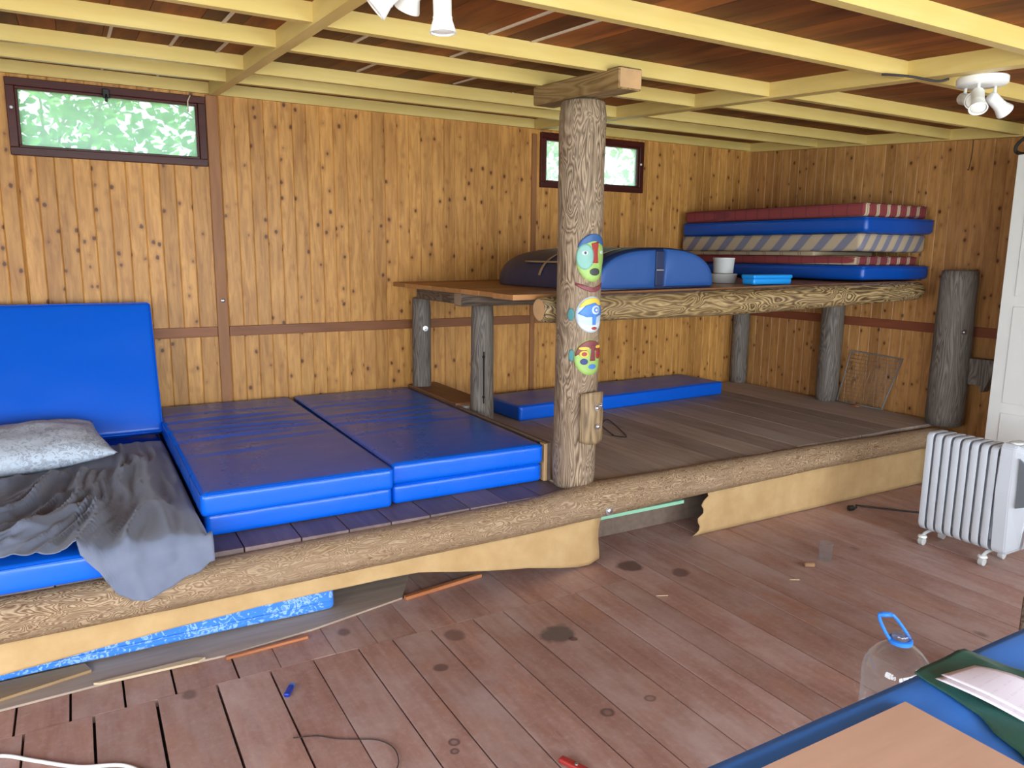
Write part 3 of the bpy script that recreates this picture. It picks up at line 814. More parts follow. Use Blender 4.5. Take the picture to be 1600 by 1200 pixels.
# ------------------------------------------------------------------ blue mats
CREASE = [(.62, -.05, .40, .55, .02), (.47, -.1, .36, .9, .022), (.36, .08, .34, .7, .02), (.22, -.05, .38, 1., .025), (.10, .05, .35, .8, .02), (-.03, -.12, .3, .9, .024), (-.16, .1, .26, .6, .02), (-.30, -.15, .22, .5, .022)]
def mat_thing(name, cx, cy, z0, hx, hy, hz, material, label, group, rot=0, r=.022, wr=.004, seed=0, n=(22, 34, 3), tilt=None, piping=True, creases=0.):
    if creases or n == (22, 34, 3): wr *= .45
    t = thing(name, (cx, cy, z0), label, 'mat', group)
    X = Matrix.Translation((cx, cy, z0+hz)) @ Matrix.Rotation(rot, 4, 'Z')
    if tilt is not None: X = tilt
    def disp(p, nn):
        q = V((0, 0, 0))
        a = N2(p.x*3+seed, p.y*3, p.z*3+seed)*wr+N2(p.x*9+seed, p.y*9, p.z*9)*wr*.35
        if creases and nn.z > .5:
            for y0, x0_, xl, dd, ww in CREASE:
                yy = p.y-(y0+.03*math.sin(p.x*3+seed+y0*9)+.035*p.x*math.sin(seed+y0*5)+.02*N2(p.x*2.5, y0*7, seed))
                if abs(yy) < .2: a += creases*dd*(1.2*math.exp(-(yy/ww/1.3)**2)-.8*math.exp(-((yy+ww*2.1)/ww/1.3)**2))*math.exp(-((p.x-x0_)/xl)**4)
        if abs(nn.z) < .5: a += wr*.9*N2(p.x*14, p.y*14, p.z*5+seed)
        edge = min(hx-abs(p.x), hy-abs(p.y))
        if nn.z > .5: a += .006*(1-math.exp(-edge*12))
        q = nn*a
        if nn.z < -.5: q = V((0, 0, 0))
        return q
    c = obj('cover', rbox(hx, hy, hz, r, n, disp, X), material, t, smooth=True)
    if piping:
        pts = []
        for sx, sy in ((1, 1), (-1, 1), (-1, -1), (1, -1)):
            cxx, cyy = sx*(hx-r), sy*(hy-r)
            a0 = math.atan2(sy, sx)-PI/4
            for k in range(5):
                a = a0+PI/2*k/4; pts.append(V((cxx+(r*.95)*math.cos(a), cyy+(r*.95)*math.sin(a), hz-r*.45)))
        # dense straight runs
        full = []
        for i in range(len(pts)):
            p, q = pts[i], pts[(i+1) % len(pts)]
            m = max(1, int((q-p).length/.1))
            full += [p.lerp(q, k/m) for k in range(m)]
        b = newbm(); tube(b, [X @ (p+V((0, 0, .0))) for p in full], .0032, 6, closed=True)
        obj('piping', b, material, t, smooth=True)
    return t
g = 'blue mats stacked two high on the left platform'
mat_thing('gym_mat', .785, 4.085, .402, .400, .945, .049, M['blue_x'], 'bottom blue vinyl mat of the stack next to the grey bed', g, seed=1)
mat_thing('gym_mat', .770, 4.055, .502, .405, .965, .050, M['blue_x'], 'top blue vinyl mat of the stack next to the grey bed', g, seed=2, creases=.006, n=(26, 130, 3))
mat_thing('gym_mat', 1.600, 4.095, .402, .402, .93, .048, M['blue_x'], 'bottom blue vinyl mat of the stack beside the divider board', g, seed=3)
mat_thing('gym_mat', 1.605, 4.09, .500, .405, .94, .050, M['blue_x'], 'top blue vinyl mat of the stack beside the divider board', g, seed=4, creases=.0045, n=(26, 130, 3), rot=-.012)
mat_thing('gym_mat', 3.62, 4.735, .402, 1.03, .25, .054, M['blue'], 'long blue vinyl mat lying on the right platform under the bunk', 'loose blue mats', rot=math.radians(3.6), seed=6, n=(40, 12, 3))
mat_thing('gym_mat', -.30, 3.885, .402, .655, .985, .05, M['blue'], 'blue vinyl mattress under the grey sheet at the left', 'loose blue mats', seed=8, n=(20, 34, 3))
# upright mat leaning on the back wall
ang = math.atan2(.31, .70)
T = Matrix.Translation((-.63, 4.768, .882)) @ Matrix.Rotation(-ang, 4, 'X') @ Matrix.Rotation(PI/2, 4, 'X')
UM = mat_thing('gym_mat', -.63, 4.75, .50, 1.0, .385, .05, M['blue'], 'big blue vinyl mat standing upright against the back wall above the pillow', 'loose blue mats', tilt=T, seed=10, n=(34, 18, 3), wr=.006)

# grey sheet crumpled on the bed
def hangz(x): return interp([(-.95, .0), (-.12, .0), (-.05, .015), (.0, .07), (.05, .16), (.10, .20), (.15, .205), (.22, .175), (.36, .10)], x)
def sheet(u, v):
    x = -.94+1.315*u
    back = 4.47
    ymin = 2.89
    total = (back-ymin)+hangz(x)+(.012*N2(x*14, 5) if x > -.06 else -.035-.03*N2(x*5, 3))
    s = v*total
    y = back-s
    zz = .513
    wx, wy = x+.12*N2(x*1.6, s*1.6, 1), s+.12*N2(x*1.6, s*1.6, 7)
    # folds: ridged noise running diagonally
    an = math.radians(interp([(-.9, -20), (-.3, -32), (-.05, -58), (.15, -84), (.36, -92)], x+.05*N2(x*2, s*2, 9)))
    ox, oy = wx-.1, wy-1.9
    d1 = ox*math.cos(an)+oy*math.sin(an); d2 = -ox*math.sin(an)+oy*math.cos(an)
    if x < .14: under = 1-.85*min(1, max(0, (y-3.88)/.12))*min(1, (.14-x)/.06)
    else: under = 1
    k = under*interp([(-.9, 1.), (.0, .95), (.2, .65), (.36, .25)], x)*interp([(0, .25), (.3, .8), (.9, 1), (1.35, 1.0), (1.6, .55)], s)
    f = 0
    for sc_, am in ((4.4, .055), (8.5, .030), (15., .011)):
        r = 1-abs(N2(d1*sc_*.20+3.1*sc_, d2*sc_, sc_))*1.9
        f += am*max(0, r)**2.6
    f += .010*N2(x*4, s*4, 5)
    z = zz+f*k
    if x > .345: z -= (x-.345)*2.2
    if y < ymin:
        over = ymin-y
        rr = .03
        q = 1-math.exp(-over/.02)
        rip = .016*N2(x*13+over*3, over*2.5, 4)+.009*N2(x*27-over*6, over*4, 8)+.014*max(0, 1-abs(N2(x*5+over*5, over*3, 2))*3)
        z = zz+f*k*(1-q)*.8-over*.96-.004*q; y = ymin-q*(.016+.5*abs(rip)+rip*.5)-.10*over
    elif y < ymin+.03:
        z -= (1-(y-ymin)/.03)**2*.004
    return V((x, y, z))
b = newbm(); grid(b, 150, 240, sheet)
SH = obj('bed_sheet', b, M['sheet'], smooth=True); tag(SH, 'crumpled dark grey sheet spread over the left mattress and hanging over the log', 'sheet')
solidify(SH, .003, 1)

# pillow
def pillow():
    b = newbm(); X = Matrix.Translation((-.285, 4.20, .616)) @ Matrix.Rotation(math.radians(12), 4, 'Z') @ Matrix.Rotation(math.radians(9), 4, 'X')
    hx, hy = .37, .25
    for sg in (1, -1):
        def f(u, v):
            a, c = u*2-1, v*2-1
            pinch = 1-.10*(1-abs(a)**3)*abs(c)**3-.0
            px, py = a*hx*(1-.07*(1-a*a)*0-.08*(c*c)*(1-abs(a)**6)*0), c*hy
            px *= 1-.06*(1-abs(c)**2)*abs(a)**4; py *= 1-.07*(1-abs(a)**2)*abs(c)**4
            t = ((1-abs(a)**2.6)*(1-abs(c)**2.6))**.55
            z = sg*.085*t+.010*N2(a*2.3, c*2.3, 4)+.006*t*N2(a*6, c*6, 1)
            return X @ V((px, py, z))
        grid(b, 30, 24, f)
    bmesh.ops.remove_doubles(b, verts=b.verts, dist=.0008)
    return b
PL = obj('pillow', pillow(), M['pillow'], smooth=True); tag(PL, 'white pillow with a grey flower print lying on the grey sheet', 'pillow')

# ------------------------------------------------------------------ stuff below the platform
def skirt(name, x0, x1, top, bot, yf, label, nu=70, nv=10, jag=None):
    def f(u, v):
        x = x0+(x1-x0)*u; zt, zb = interp(top, x), interp(bot, x)
        if jag: x += jag(u, v)
        return V((x, yf(x, v), zt+(zb-zt)*v))
    b = newbm(); grid(b, nu, nv, f)
    o = obj(name, b, M['felt'], smooth=True); solidify(o, .004, 0); tag(o, label, 'cloth', 'tan felt skirts under the edge log'); return o
ltop = [(-2, .210), (.4, .216), (1.77, .232), (2.25, .242)]
lbot = [(-2, .05), (-.6, .092), (-.325, .107), (.167, .142), (.53, .158), (.84, .162), (1.21, .164), (1.76, .078), (2.06, .008), (2.15, .006), (2.2, .03)]
skirt('felt_skirt', -2.1, 2.20, ltop, lbot, lambda x, v: 2.955-.02*v-.035*v*math.exp(-((x-1.6)/.35)**2)+.006*N2(x*6, v*2), 'tan felt strip hanging from the edge log at the left with a curled end',
      jag=lambda u, v: .03*(1-v)*(u > .9)*(u-.9)*10-.01*math.sin(v*4)*(u > .95))
rtop = [(2.9, .246), (3.8, .258), (5.2, .252)]
rbot = [(2.9, .004), (5.2, .004)]
skirt('felt_skirt', 2.945, 5.28, rtop, rbot, lambda x, v: 2.985+.006*N2(x*5, v*3), 'tan felt strip with a torn end hanging to the floor at the right',
      jag=lambda u, v: (max(0, 1-u*14))*(.07*(1-v)+.018*math.sin(v*17)+.012*math.sin(v*31)-.03))

t = thing('stored_mattress', (-.2, 3.9, .012), 'blue flowered mattress pushed under the left platform', 'mattress')
obj('cover', rbox(1.06, .70, .08, .02, (30, 16, 4), lambda p, n: n*.006*N2(p.x*5, p.y*5, p.z*5), Matrix.Translation((-.185, 3.755, .099))), M['damask'], t, smooth=True)
pts = []
for sx, sy in ((1, 1), (-1, 1), (-1, -1), (1, -1)):
    a0 = math.atan2(sy, sx)-PI/4
    pts += [V((-.185+sx*1.03+.031*math.cos(a0+PI/8*k), 3.755+sy*.67+.031*math.sin(a0+PI/8*k), .055)) for k in range(5)]
b = newbm(); tube(b, pts, .006, 6, closed=True); obj('border_cord', b, M['damask'], t, smooth=True)

b = newbm(); prism(b, [(-1.6, 2.875), (-.33, 2.885), (.0, 2.90), (.40, 2.892), (.75, 2.935), (1.18, 3.03), (1.30, 3.25), (1.30, 3.9), (-1.6, 3.9)], 'z', .002, .0105)
tag(obj('fibreboard_sheet', b, M['fibre']), 'dusty grey fibreboard sheet on the floor under the flowered mattress', 'board')
b = newbm(); prism(b, [(-.03, 2.890), (.295, 2.878), (.325, 2.896), (.29, 2.912), (.0, 2.905), (-.05, 2.90)], 'z', .011, .019)
tag(obj('torn_strip', b, M['cream']), 'torn cream edge strip lying on the grey fibreboard', 'strip')
b = newbm(); prism(b, [(-1.1, 2.86), (-.35, 2.935), (-.055, 3.00), (-.075, 3.062), (-1.1, 3.062)], 'z', .011, .021)
tag(obj('ply_offcut', b, M['ply']), 'light brown plywood offcut on the floor at the far left below the log', 'board')
b = newbm(); box(b, 0, .32, -.008, .008, .001, .012, .002, Matrix.Translation((.395, 2.872, 0)) @ Matrix.Rotation(.045, 4, 'Z'))
tag(obj('floor_batten', b, M['orange']), 'thin orange batten on the floor in front of the grey fibreboard', 'batten')
b = newbm(); box(b, 0, .42, -.012, .012, .001, .018, .002, Matrix.Translation((1.19, 3.02, 0)) @ Matrix.Rotation(.14, 4, 'Z'))
tag(obj('floor_batten', b, M['orange']), 'orange batten on the floor under the curled felt strip', 'batten')
b = newbm(); box(b, 2.15, 2.86, 3.03, 3.055, .186, .206, .002)
tag(obj('mint_rail', b, M['mint']), 'mint green painted rail under the edge log in the gap between felt strips', 'rail')
b = newbm(); box(b, 2.1, 3.35, 3.22, 3.24, .002, .13, .002); tag(obj('kick_board', b, M['riser']), 'grey board standing in the dark gap under the right platform', 'board')

# ------------------------------------------------------------------ things on the upper bunk
def bunk_mat(name, corner, w, l, rot, z0, h, material, label, cat='mattress', r=.03, sag=0, n=(16, 26, 3), seed=0, group='mattresses piled on the upper bunk', border=True, slope=0.):
    """corner: front-left corner; w across, l into the depth"""
    c, s = math.cos(rot), math.sin(rot)
    cx, cy = corner[0]+c*w/2-s*l/2, corner[1]+s*w/2+c*l/2
    t = thing(name, (cx, cy, z0), label, cat, group)
    X = Matrix.Translation((cx, cy, z0+h/2)) @ Matrix.Rotation(rot, 4, 'Z')
    def disp(p, nn):
        return nn*(.004*N2(p.x*4+seed, p.y*4, p.z*6)+.0015*N2(p.x*12+seed, p.y*12, p.z*9))+V((0, 0, -sag*math.sin(PI*(p.y/l+.5))))
    obj('cover', rbox(w/2, l/2, h/2, min(r, h*.45), n, disp, X), material, t, smooth=True)
    if border:
        for zz in (h/2-r*.35,):
            pts = []
            for sx, sy in ((1, 1), (-1, 1), (-1, -1), (1, -1)):
                a0 = math.atan2(sy, sx)-PI/4
                pts += [V((sx*(w/2-r)+r*1.0*math.cos(a0+PI/8*k), sy*(l/2-r)+r*1.0*math.sin(a0+PI/8*k), zz)) for k in range(5)]
            full = []
            for i in range(len(pts)):
                p, q = pts[i], pts[(i+1) % len(pts)]; m = max(1, int((q-p).length/.1)); full += [p.lerp(q, k/m) for k in range(m)]
            b = newbm(); tube(b, [X @ (p+V((0, 0, -sag*math.sin(PI*(p.y/l+.5))))) for p in full], .004, 6, closed=True); obj('piping', b, material, t, smooth=True)
    return t
ST = math.radians(1.2)
bz = 1.397
bunk_mat('blue_mattress', (4.585, 3.27), .765, 1.72, ST, bz, .100, M['blue_deep'], 'lowest blue vinyl mattress of the pile on the bunk', seed=1)
bunk_mat('plaid_mattress', (4.585, 3.33), .70, 1.64, ST, bz+.101, .060, M['plaid'], 'red plaid mattress lying on the lowest blue mattress of the pile', seed=2, r=.02)
bunk_mat('check_mattress', (4.565, 3.66), .68, 1.36, ST, bz+.1615, .031, M['beige'], 'thin beige checked mattress squeezed in the middle of the pile', seed=3, r=.018)
bunk_mat('ticking_mattress', (4.57, 3.30), .75, 1.70, ST, bz+.193, .122, M['tick'], 'thick mattress with grey and beige diagonal stripes in the pile', seed=4, r=.03)
bunk_mat('blue_mattress', (4.565, 3.26), .785, 1.73, ST, bz+.316, .108, M['blue_deep'], 'upper blue vinyl mattress of the pile on the bunk', seed=5)
bunk_mat('plaid_mattress', (4.57, 3.29), .73, 1.68, ST, bz+.425, .090, M['plaid'], 'red plaid mattress on the very top of the pile', seed=6, r=.028)

# half dome training pad
DP = thing('dome_pad', (2.88, 3.9, 1.36), 'blue half-dome pad with two lighter front panels on the bunk deck', 'pad')
DX = Matrix.Translation((2.885, 3.37, 0)) @ Matrix.Rotation(math.radians(2), 4, 'Z')
def dome_prof(hw, h, n=26, k=2.6):
    out = []
    for i in range(n+1):
        a = PI-PI*i/n
        c, s = math.cos(a), math.sin(a)
        out.append((hw*math.copysign(abs(c)**(2/k), c), h*abs(s)**(2/k)))
    return out
b = newbm(); rings = []
for j, (yy, s) in enumerate([(.0, .93), (.012, .985), (.04, 1), (.3, 1), (.6, 1), (.85, .99), (1.0, .95), (1.08, .88), (1.13, .76)]):
    pr = dome_prof(.455*s, .232*(.25+.75*s) if s < .9 else .232*s)
    rings.append([b.verts.new(DX @ V((p, yy, uz(2.885+p)+.003+q))) for p, q in pr])
for A, B in zip(rings, rings[1:]):
    for i in range(len(A)-1): b.faces.new((A[i], A[i+1], B[i+1], B[i])).smooth = True
    b.faces.new((A[-1], A[0], B[0], B[-1]))
b.faces.new(rings[0]); b.faces.new(rings[-1][::-1])
obj('body', b, M['navy'], DP, smooth=True, angle=50)
def panel(x0, x1, bulge):
    pr = [(p, q) for p, q in dome_prof(.438, .222, 60) if x0 < p < x1]
    hh = lambda x: interp(dome_prof(.438, .222, 60), x)
    poly = [(x0, .008)]+[(x0, hh(x0))]+pr+[(x1, hh(x1)), (x1, .008)]
    b = newbm(); cx = sum(p for p, q in poly)/len(poly); cq = .1
    rr = []
    for s, d in ((1, .004), (.985, -.010), (.94, -.016), (.7, -.019), (.35, -.020)):
        rr.append([b.verts.new(DX @ V((cx+(p-cx)*s, d, uz(2.885+cx)+.003+cq+(q-cq)*s))) for p, q in poly])
    for A, B in zip(rr, rr[1:]):
        for i in range(len(A)): b.faces.new((A[i], A[(i+1) % len(A)], B[(i+1) % len(A)], B[i])).smooth = True
    b.faces.new(rr[-1]); b.faces.new(rr[0][::-1])
    return b
obj('front_panel', panel(-.436, -.02, 1), M['panelblue'], DP, smooth=True, angle=60)
obj('front_panel', panel(.045, .436, 1), M['panelblue'], DP, smooth=True, angle=60)
b = newbm(); box(b, -.018, .043, -.012, .004, .02, .215, .003); [setattr(v, 'co', DX @ (v.co+V((0, 0, uz(2.885))))) for v in b.verts]; obj('strap', b, M['navy'], DP)
b = newbm(); box(b, -.022, .03, -.024, -.012, .105, .112, .001); [setattr(v, 'co', DX @ (v.co+V((0, 0, uz(2.885))))) for v in b.verts]; obj('clasp', b, M['steel'], DP)
for yy in (.10, .52):
    pr = dome_prof(.460, .236, 30)[2:13]
    b = newbm(); P = [(p, q) for p, q in pr]; w = .022
    g1 = [b.verts.new(DX @ V((p, yy, uz(2.885+p)+.003+q))) for p, q in P]; g2 = [b.verts.new(DX @ V((p, yy+w, uz(2.885+p)+.003+q))) for p, q in P]
    for i in range(len(P)-1): b.faces.new((g1[i], g1[i+1], g2[i+1], g2[i]))
    solidify(obj('braid', b, M['tan'], DP), .002, 0)
b = newbm(); P = dome_prof(.460, .236, 60); pa, qa = P[11]
tube(b, [DX @ V((pa, .12+.08*i, uz(2.885+pa)+.003+qa)) for i in range(9)], .006, 6); obj('braid', b, M['tan'], DP)

# plastic tubs and aqua box
TB = thing('plastic_tub', (3.80, 3.75, uz(3.8)), 'white round plastic tub standing beside the dome pad', 'tub')
zb = uz(3.8)+.001
b = newbm(); lathe(b, [(.075, zb), (.082, zb+.005), (.088, zb+.055), (.09, zb+.06), (.085, zb+.062), (.07, zb+.06)], 32, Matrix.Translation((3.79, 3.75, 0))); obj('bowl', b, M['tubplastic'], TB, smooth=True, angle=50)
b = newbm(); lathe(b, [(.058, zb+.063), (.064, zb+.066), (.070, zb+.155), (.072, zb+.157), (.072, zb+.166), (.04, zb+.168)], 32, Matrix.Translation((3.785, 3.75, 0))); obj('beaker', b, M['tubplastic'], TB, smooth=True, angle=50)
AB = thing('plastic_box', (3.87, 3.44, uz(3.87)), 'flat bright aqua plastic box on the front edge of the bunk deck', 'box')
zb = uz(3.87)+.003
obj('base', rbox(.175, .05, .02, .012, (12, 6, 2), None, Matrix.Translation((3.85, 3.43, zb+.02)) @ Matrix.Rotation(.02, 4, 'Z')), M['aqua'], AB, smooth=True)
obj('lid', rbox(.180, .055, .013, .010, (12, 6, 2), None, Matrix.Translation((3.85, 3.43, zb+.049)) @ Matrix.Rotation(.02, 4, 'Z')), M['aqua'], AB, smooth=True)

# ------------------------------------------------------------------ right wall things
WR = thing('wire_rack', (5.29, 3.69, .402), 'grey wire mesh rack leaning against the right wall under the bunk', 'rack')
def wr_p(a, c): # a along y from back to front, c up
    p00, p10, p01, p11 = V((5.27, 3.90, .408)), V((5.27, 3.50, .410)), V((5.352, 3.86, .815)), V((5.352, 3.425, .80))
    return p00.lerp(p10, a).lerp(p01.lerp(p11, a), c)
b = newbm(); tube(b, [wr_p(0, 0), wr_p(1, 0), wr_p(1, 1), wr_p(0, 1)], .0075, 8, closed=True); obj('frame', b, M['rack'], WR)
b = newbm()
for i in range(1, 12): tube(b, [wr_p(i/12, 0), wr_p(i/12, 1)], .0016, 5)
for i in range(1, 14): tube(b, [wr_p(0, i/14), wr_p(1, i/14)], .0016, 5)
obj('wire_grid', b, M['rack'], WR)
b = newbm(); rr = random.Random(4)
grid(b, 8, 6, lambda u, v: V((5.20+.05*u+.01*N2(u*4, v*4), 3.66+.07*v, .403+.022*abs(N2(u*5+2, v*5, 3))*math.sin(PI*u)*math.sin(PI*v)*2+.002)))
o = obj('crumpled_wrapper', b, M['orange'], smooth=True); solidify(o, .0015); tag(o, 'small crumpled reddish wrapper at the foot of the wire rack', 'wrapper')
b = newbm(); tube(b, spline([(5.362, 3.079, 2.345), (5.364, 3.08, 2.25), (5.362, 3.088, 2.16), (5.355, 3.09, 2.145), (5.35, 3.09, 2.152)], 5), .0022, 6); tag(obj('hanging_wire', b, M['blackwire']), 'thin dark wire hanging on the right wall below the ceiling', 'wire')

CBN = thing('cabinet', (5.1, 1.9, 0), 'tall white cabinet with panelled doors against the right wall at the frame edge', 'cabinet')
cx0, cy1, cztop = 4.88, 2.53, 2.155
b = newbm(); box(b, cx0+.022, 5.36, 1.25, cy1, .002, cztop, .003); obj('carcass', b, M['cabinet'], CBN)
for k, (y0, y1) in enumerate([(1.89, cy1), (1.25, 1.885)]):
    d = newbm(); box(d, cx0, cx0+.021, y0, y1, .03, cztop, .002)
    o = obj('door', d, M['cabinet'], CBN)
    for z0, z1 in ((.10, .62), (.68, 1.27), (1.33, 2.10)):
        p = newbm(); box(p, cx0-.004, cx0+.002, y0+.075, y1-.075, z0, z1, .003); obj('door_panel', p, M['cabinet'], o)
    h = newbm(); tube(h, [(cx0-.001, y0+.05, 1.0), (cx0-.03, y0+.05, 1.01), (cx0-.03, y0+.05, 1.11), (cx0-.001, y0+.05, 1.12)], .005); obj('handle', h, M['steel'], o)
b = newbm(); tube(b, spline([(5.0, 2.42, 2.166), (4.99, 2.54, 2.168), (4.99, 2.598, 2.185), (4.985, 2.603, 2.215), (4.98, 2.575, 2.248), (4.98, 2.52, 2.272), (5.0, 2.40, 2.285), (5.1, 2.2, 2.26), (5.2, 2.0, 2.17)], 8), .010, 8)
tag(obj('power_cable', b, M['blackwire'], smooth=True), 'dark cable looping over the top of the white cabinet', 'cable')

# ------------------------------------------------------------------ radiator
RD = thing('oil_radiator', (4.0, 2.1, 0), 'white oil-filled radiator with eight fins on small castors', 'radiator')
def fin_prof():
    P = []
    x0, x1, z0, z1 = 3.935, 4.095, .075, .625
    for cx, cz_, a0, r in ((x1-.035, z1-.035, 0, .035), (x0+.03, z1-.03, PI/2, .03), (x0+.05, z0+.05, PI, .05), (x1-.05, z0+.05, 3*PI/2, .05)):
        for k in range(6): P.append((cx+r*math.cos(a0+PI/2*k/5), cz_+r*math.sin(a0+PI/2*k/5)))
    return P
FP = fin_prof(); fcx, fcz = 4.015, .35
for i in range(8):
    y = 2.318-.0475*i; b = newbm(); rr = []
    for s, d in ((.80, .004), (.88, .005), (.93, .0135), (.985, .0175), (1, .013)):
        rr.append((s, d))
    prof = [(s, d) for s, d in rr]+[(s, -d) for s, d in rr[::-1]]
    rings = [[b.verts.new(V((fcx+(p-fcx)*s if abs(p-fcx) < 1 else p, y+d, fcz+(q-fcz)*(1-(1-s)*.35)))) for p, q in FP] for s, d in prof]
    for A, B in zip(rings, rings[1:]):
        for k in range(len(A)): b.faces.new((A[k], A[(k+1) % len(A)], B[(k+1) % len(A)], B[k])).smooth = True
    b.faces.new(rings[0]); b.faces.new(rings[-1][::-1])
    # raised oil channels pressed in the fin
    for xx in (3.985, 4.015, 4.045):
        tube(b, [(xx, y, .13), (xx, y, .57)], .0125, 8)
    obj('fin', b, M['white'], RD, smooth=True, angle=60)
b = newbm()
tube(b, [(4.015, 2.33, .56), (4.015, 1.93, .56)], .02, 12); tube(b, [(4.015, 2.33, .14), (4.015, 1.93, .14)], .02, 12); obj('oil_pipes', b, M['white'], RD)
b = newbm()
hp = [(3.945, .10), (3.96, .08), (4.08, .08), (4.095, .10), (4.115, .40), (4.105, .63), (4.09, .648), (3.945, .648), (3.93, .63), (3.925, .40)]
A = [b.verts.new((p, 1.955, q)) for p, q in hp]; B = [b.verts.new((4.015+(p-4.015)*1.0, 1.89, .37+(q-.37)*1.0)) for p, q in hp]; C2 = [b.verts.new((4.015+(p-4.015)*.82, 1.80+(.03 if q < .2 else 0), .40+(q-.40)*.86)) for p, q in hp]
for P, Q in ((A, B), (B, C2)):
    for k in range(len(hp)): b.faces.new((P[k], P[(k+1) % len(hp)], Q[(k+1) % len(hp)], Q[k]))
b.faces.new(A); b.faces.new(C2[::-1])
bmesh.ops.bevel(b, geom=list(b.edges), offset=.004, segments=2, affect='EDGES')
obj('control_housing', b, M['white'], RD)
b = newbm(); prism(b, [(1.862, .59), (1.812, .55), (1.808, .36), (1.855, .34)], 'x', 3.924, 3.945); obj('control_panel', b, M['panelgrey'], RD)
b = newbm(); lathe(b, [(.030, .648), (.030, .653), (.024, .655)], 24, Matrix.Translation((4.0, 1.92, 0))); obj('top_ring', b, M['whitelamp'], RD, smooth=True, angle=40)
for k in range(5):
    b = newbm(); box(b, 3.96, 4.07, 1.845+.009*k, 1.849+.009*k, .604+.0085*k, .612+.0085*k); obj('vent_slot', b, M['panelgrey'], RD)
for y in (2.295, 1.975):
    b = newbm(); tube(b, spline([(3.918, y, .052), (3.95, y, .066), (4.015, y, .070), (4.08, y, .066), (4.112, y, .052)], 5), .009, 8); f = obj('foot', b, M['foot'], RD, smooth=True)
    for xx in (3.922, 4.108):
        b = newbm(); lathe(b, [(.012, -.014), (.021, -.012), (.022, .0), (.021, .012), (.012, .014)], 20, Matrix.Translation((xx, y, .0225)) @ align((0, 1, 0))); obj('castor', b, M['foot'], f, smooth=True, angle=50)
        b = newbm(); lathe(b, [(.02, .042), (.024, .046), (.02, .056), (.006, .058)], 16, Matrix.Translation((xx, y, 0))); obj('castor_cap', b, M['whitelamp'], f, smooth=True, angle=50)
b = newbm(); tube(b, spline([(3.985, 1.80, .16), (3.96, 1.765, .20), (3.955, 1.755, .12), (3.95, 1.76, .03), (3.94, 1.72, .006), (3.90, 1.66, .005)], 8), .005, 8); obj('cord_loop', b, M['blackwire'], RD, smooth=True)
b = newbm(); box(b, 3.945, 3.985, 1.772, 1.798, .10, .235, .008, seg=2); obj('cord_wrap', b, M['panelgrey'], RD)
b = newbm(); tube(b, spline([(4.078, 2.842, .012), (4.10, 2.83, .022), (4.14, 2.86, .022), (4.19, 2.865, .007), (4.28, 2.76, .006), (4.36, 2.66, .006), (4.44, 2.56, .006), (4.40, 2.44, .006)], 8), .0055, 8)
PC = obj('power_cord', b, M['blackwire'], RD, smooth=True)
b = newbm(); lathe(b, [(.008, -.02), (.017, -.018), (.017, .012), (.01, .022)], 14, Matrix.Translation((4.072, 2.845, .019)) @ align((1, -.4, 0))); obj('plug', b, M['black'], PC, smooth=True, angle=50)

# ------------------------------------------------------------------ floor bits
b = newbm(); lathe(b, [(.001, .006), (.026, .006), (.029, .008), (.034, .095), (.0365, .0955), (.0315, .004), (.028, .0015), (.001, .0015)], 28, Matrix.Translation((3.265, 2.405, 0)), False, False)
tag(obj('drinking_glass', b, M['glass'], smooth=True, angle=50), 'empty clear drinking glass standing on the floor', 'glass')
b = newbm(); lathe(b, [(.010, -.025), (.0125, -.022), (.012, .0), (.0125, .022), (.010, .025)], 14, Matrix.Translation((3.12, 2.385, .0145)) @ align((1, -.55, 0)))
tag(obj('cork', b, M['cork'], smooth=True, angle=50), 'cork stopper lying on the floor beside the drinking glass', 'cork')
b = newbm(); tube(b, [(2.905, 2.325, .004), (2.945, 2.30, .005)], .0028, 6); tag(obj('splinter', b, M['cream']), 'tiny pale splinter on the floor in front of the cork', 'splinter')
b = newbm(); tube(b, [(2.215, 2.50, .004), (2.265, 2.475, .005)], .0028, 6); tag(obj('splinter', b, M['cream']), 'tiny pale splinter on the floor in front of the torn felt strip', 'splinter')
LT = thing('blue_lighter', (.55, 2.535, 0), 'small dark blue plastic lighter lying on the floor boards', 'lighter')
X = Matrix.Translation((.552, 2.53, .009)) @ Matrix.Rotation(math.radians(60), 4, 'Z')
obj('body', rbox(.031, .0105, .008, .006, (8, 4, 2), None, X), M['darkblue'], LT, smooth=True)
b = newbm(); box(b, .028, .041, -.009, .009, -.006, .006, .002, X); obj('cap', b, M['bluecap'], LT)
b = newbm(); tube(b, spline([(.50, 2.262, .004), (.57, 2.235, .004), (.62, 2.19, .005), (.68, 2.155, .004), (.735, 2.12, .004), (.765, 2.06, .004), (.755, 1.99, .004), (.72, 1.94, .004)], 8), .0017, 6)
tag(obj('black_string', b, M['blackwire']), 'thin black string curving over the floor boards', 'string')
b = newbm(); tube(b, spline([(-.62, 2.66, .008), (-.45, 2.645, .008), (-.311, 2.605, .008), (-.22, 2.53, .008), (-.10, 2.43, .008), (.02, 2.37, .008), (.1, 2.25, .008)], 8), .006, 8)
tag(obj('white_cable', b, M['whitelamp'], smooth=True), 'white cable on the floor in the bottom left corner', 'cable')
PK = thing('penknife', (1.2, 1.72, 0), 'red penknife at the bottom of the picture on the floor', 'knife')
X = Matrix.Translation((1.212, 1.705, .011)) @ Matrix.Rotation(math.radians(-68), 4, 'Z')
obj('handle', rbox(.05, .013, .008, .006, (8, 4, 2), None, X), M['red'], PK, smooth=True)
b = newbm(); lathe(b, [(.006, .0), (.006, .004)], 12, X @ Matrix.Translation((.01, 0, .007))); obj('rivet', b, M['steel'], PK)
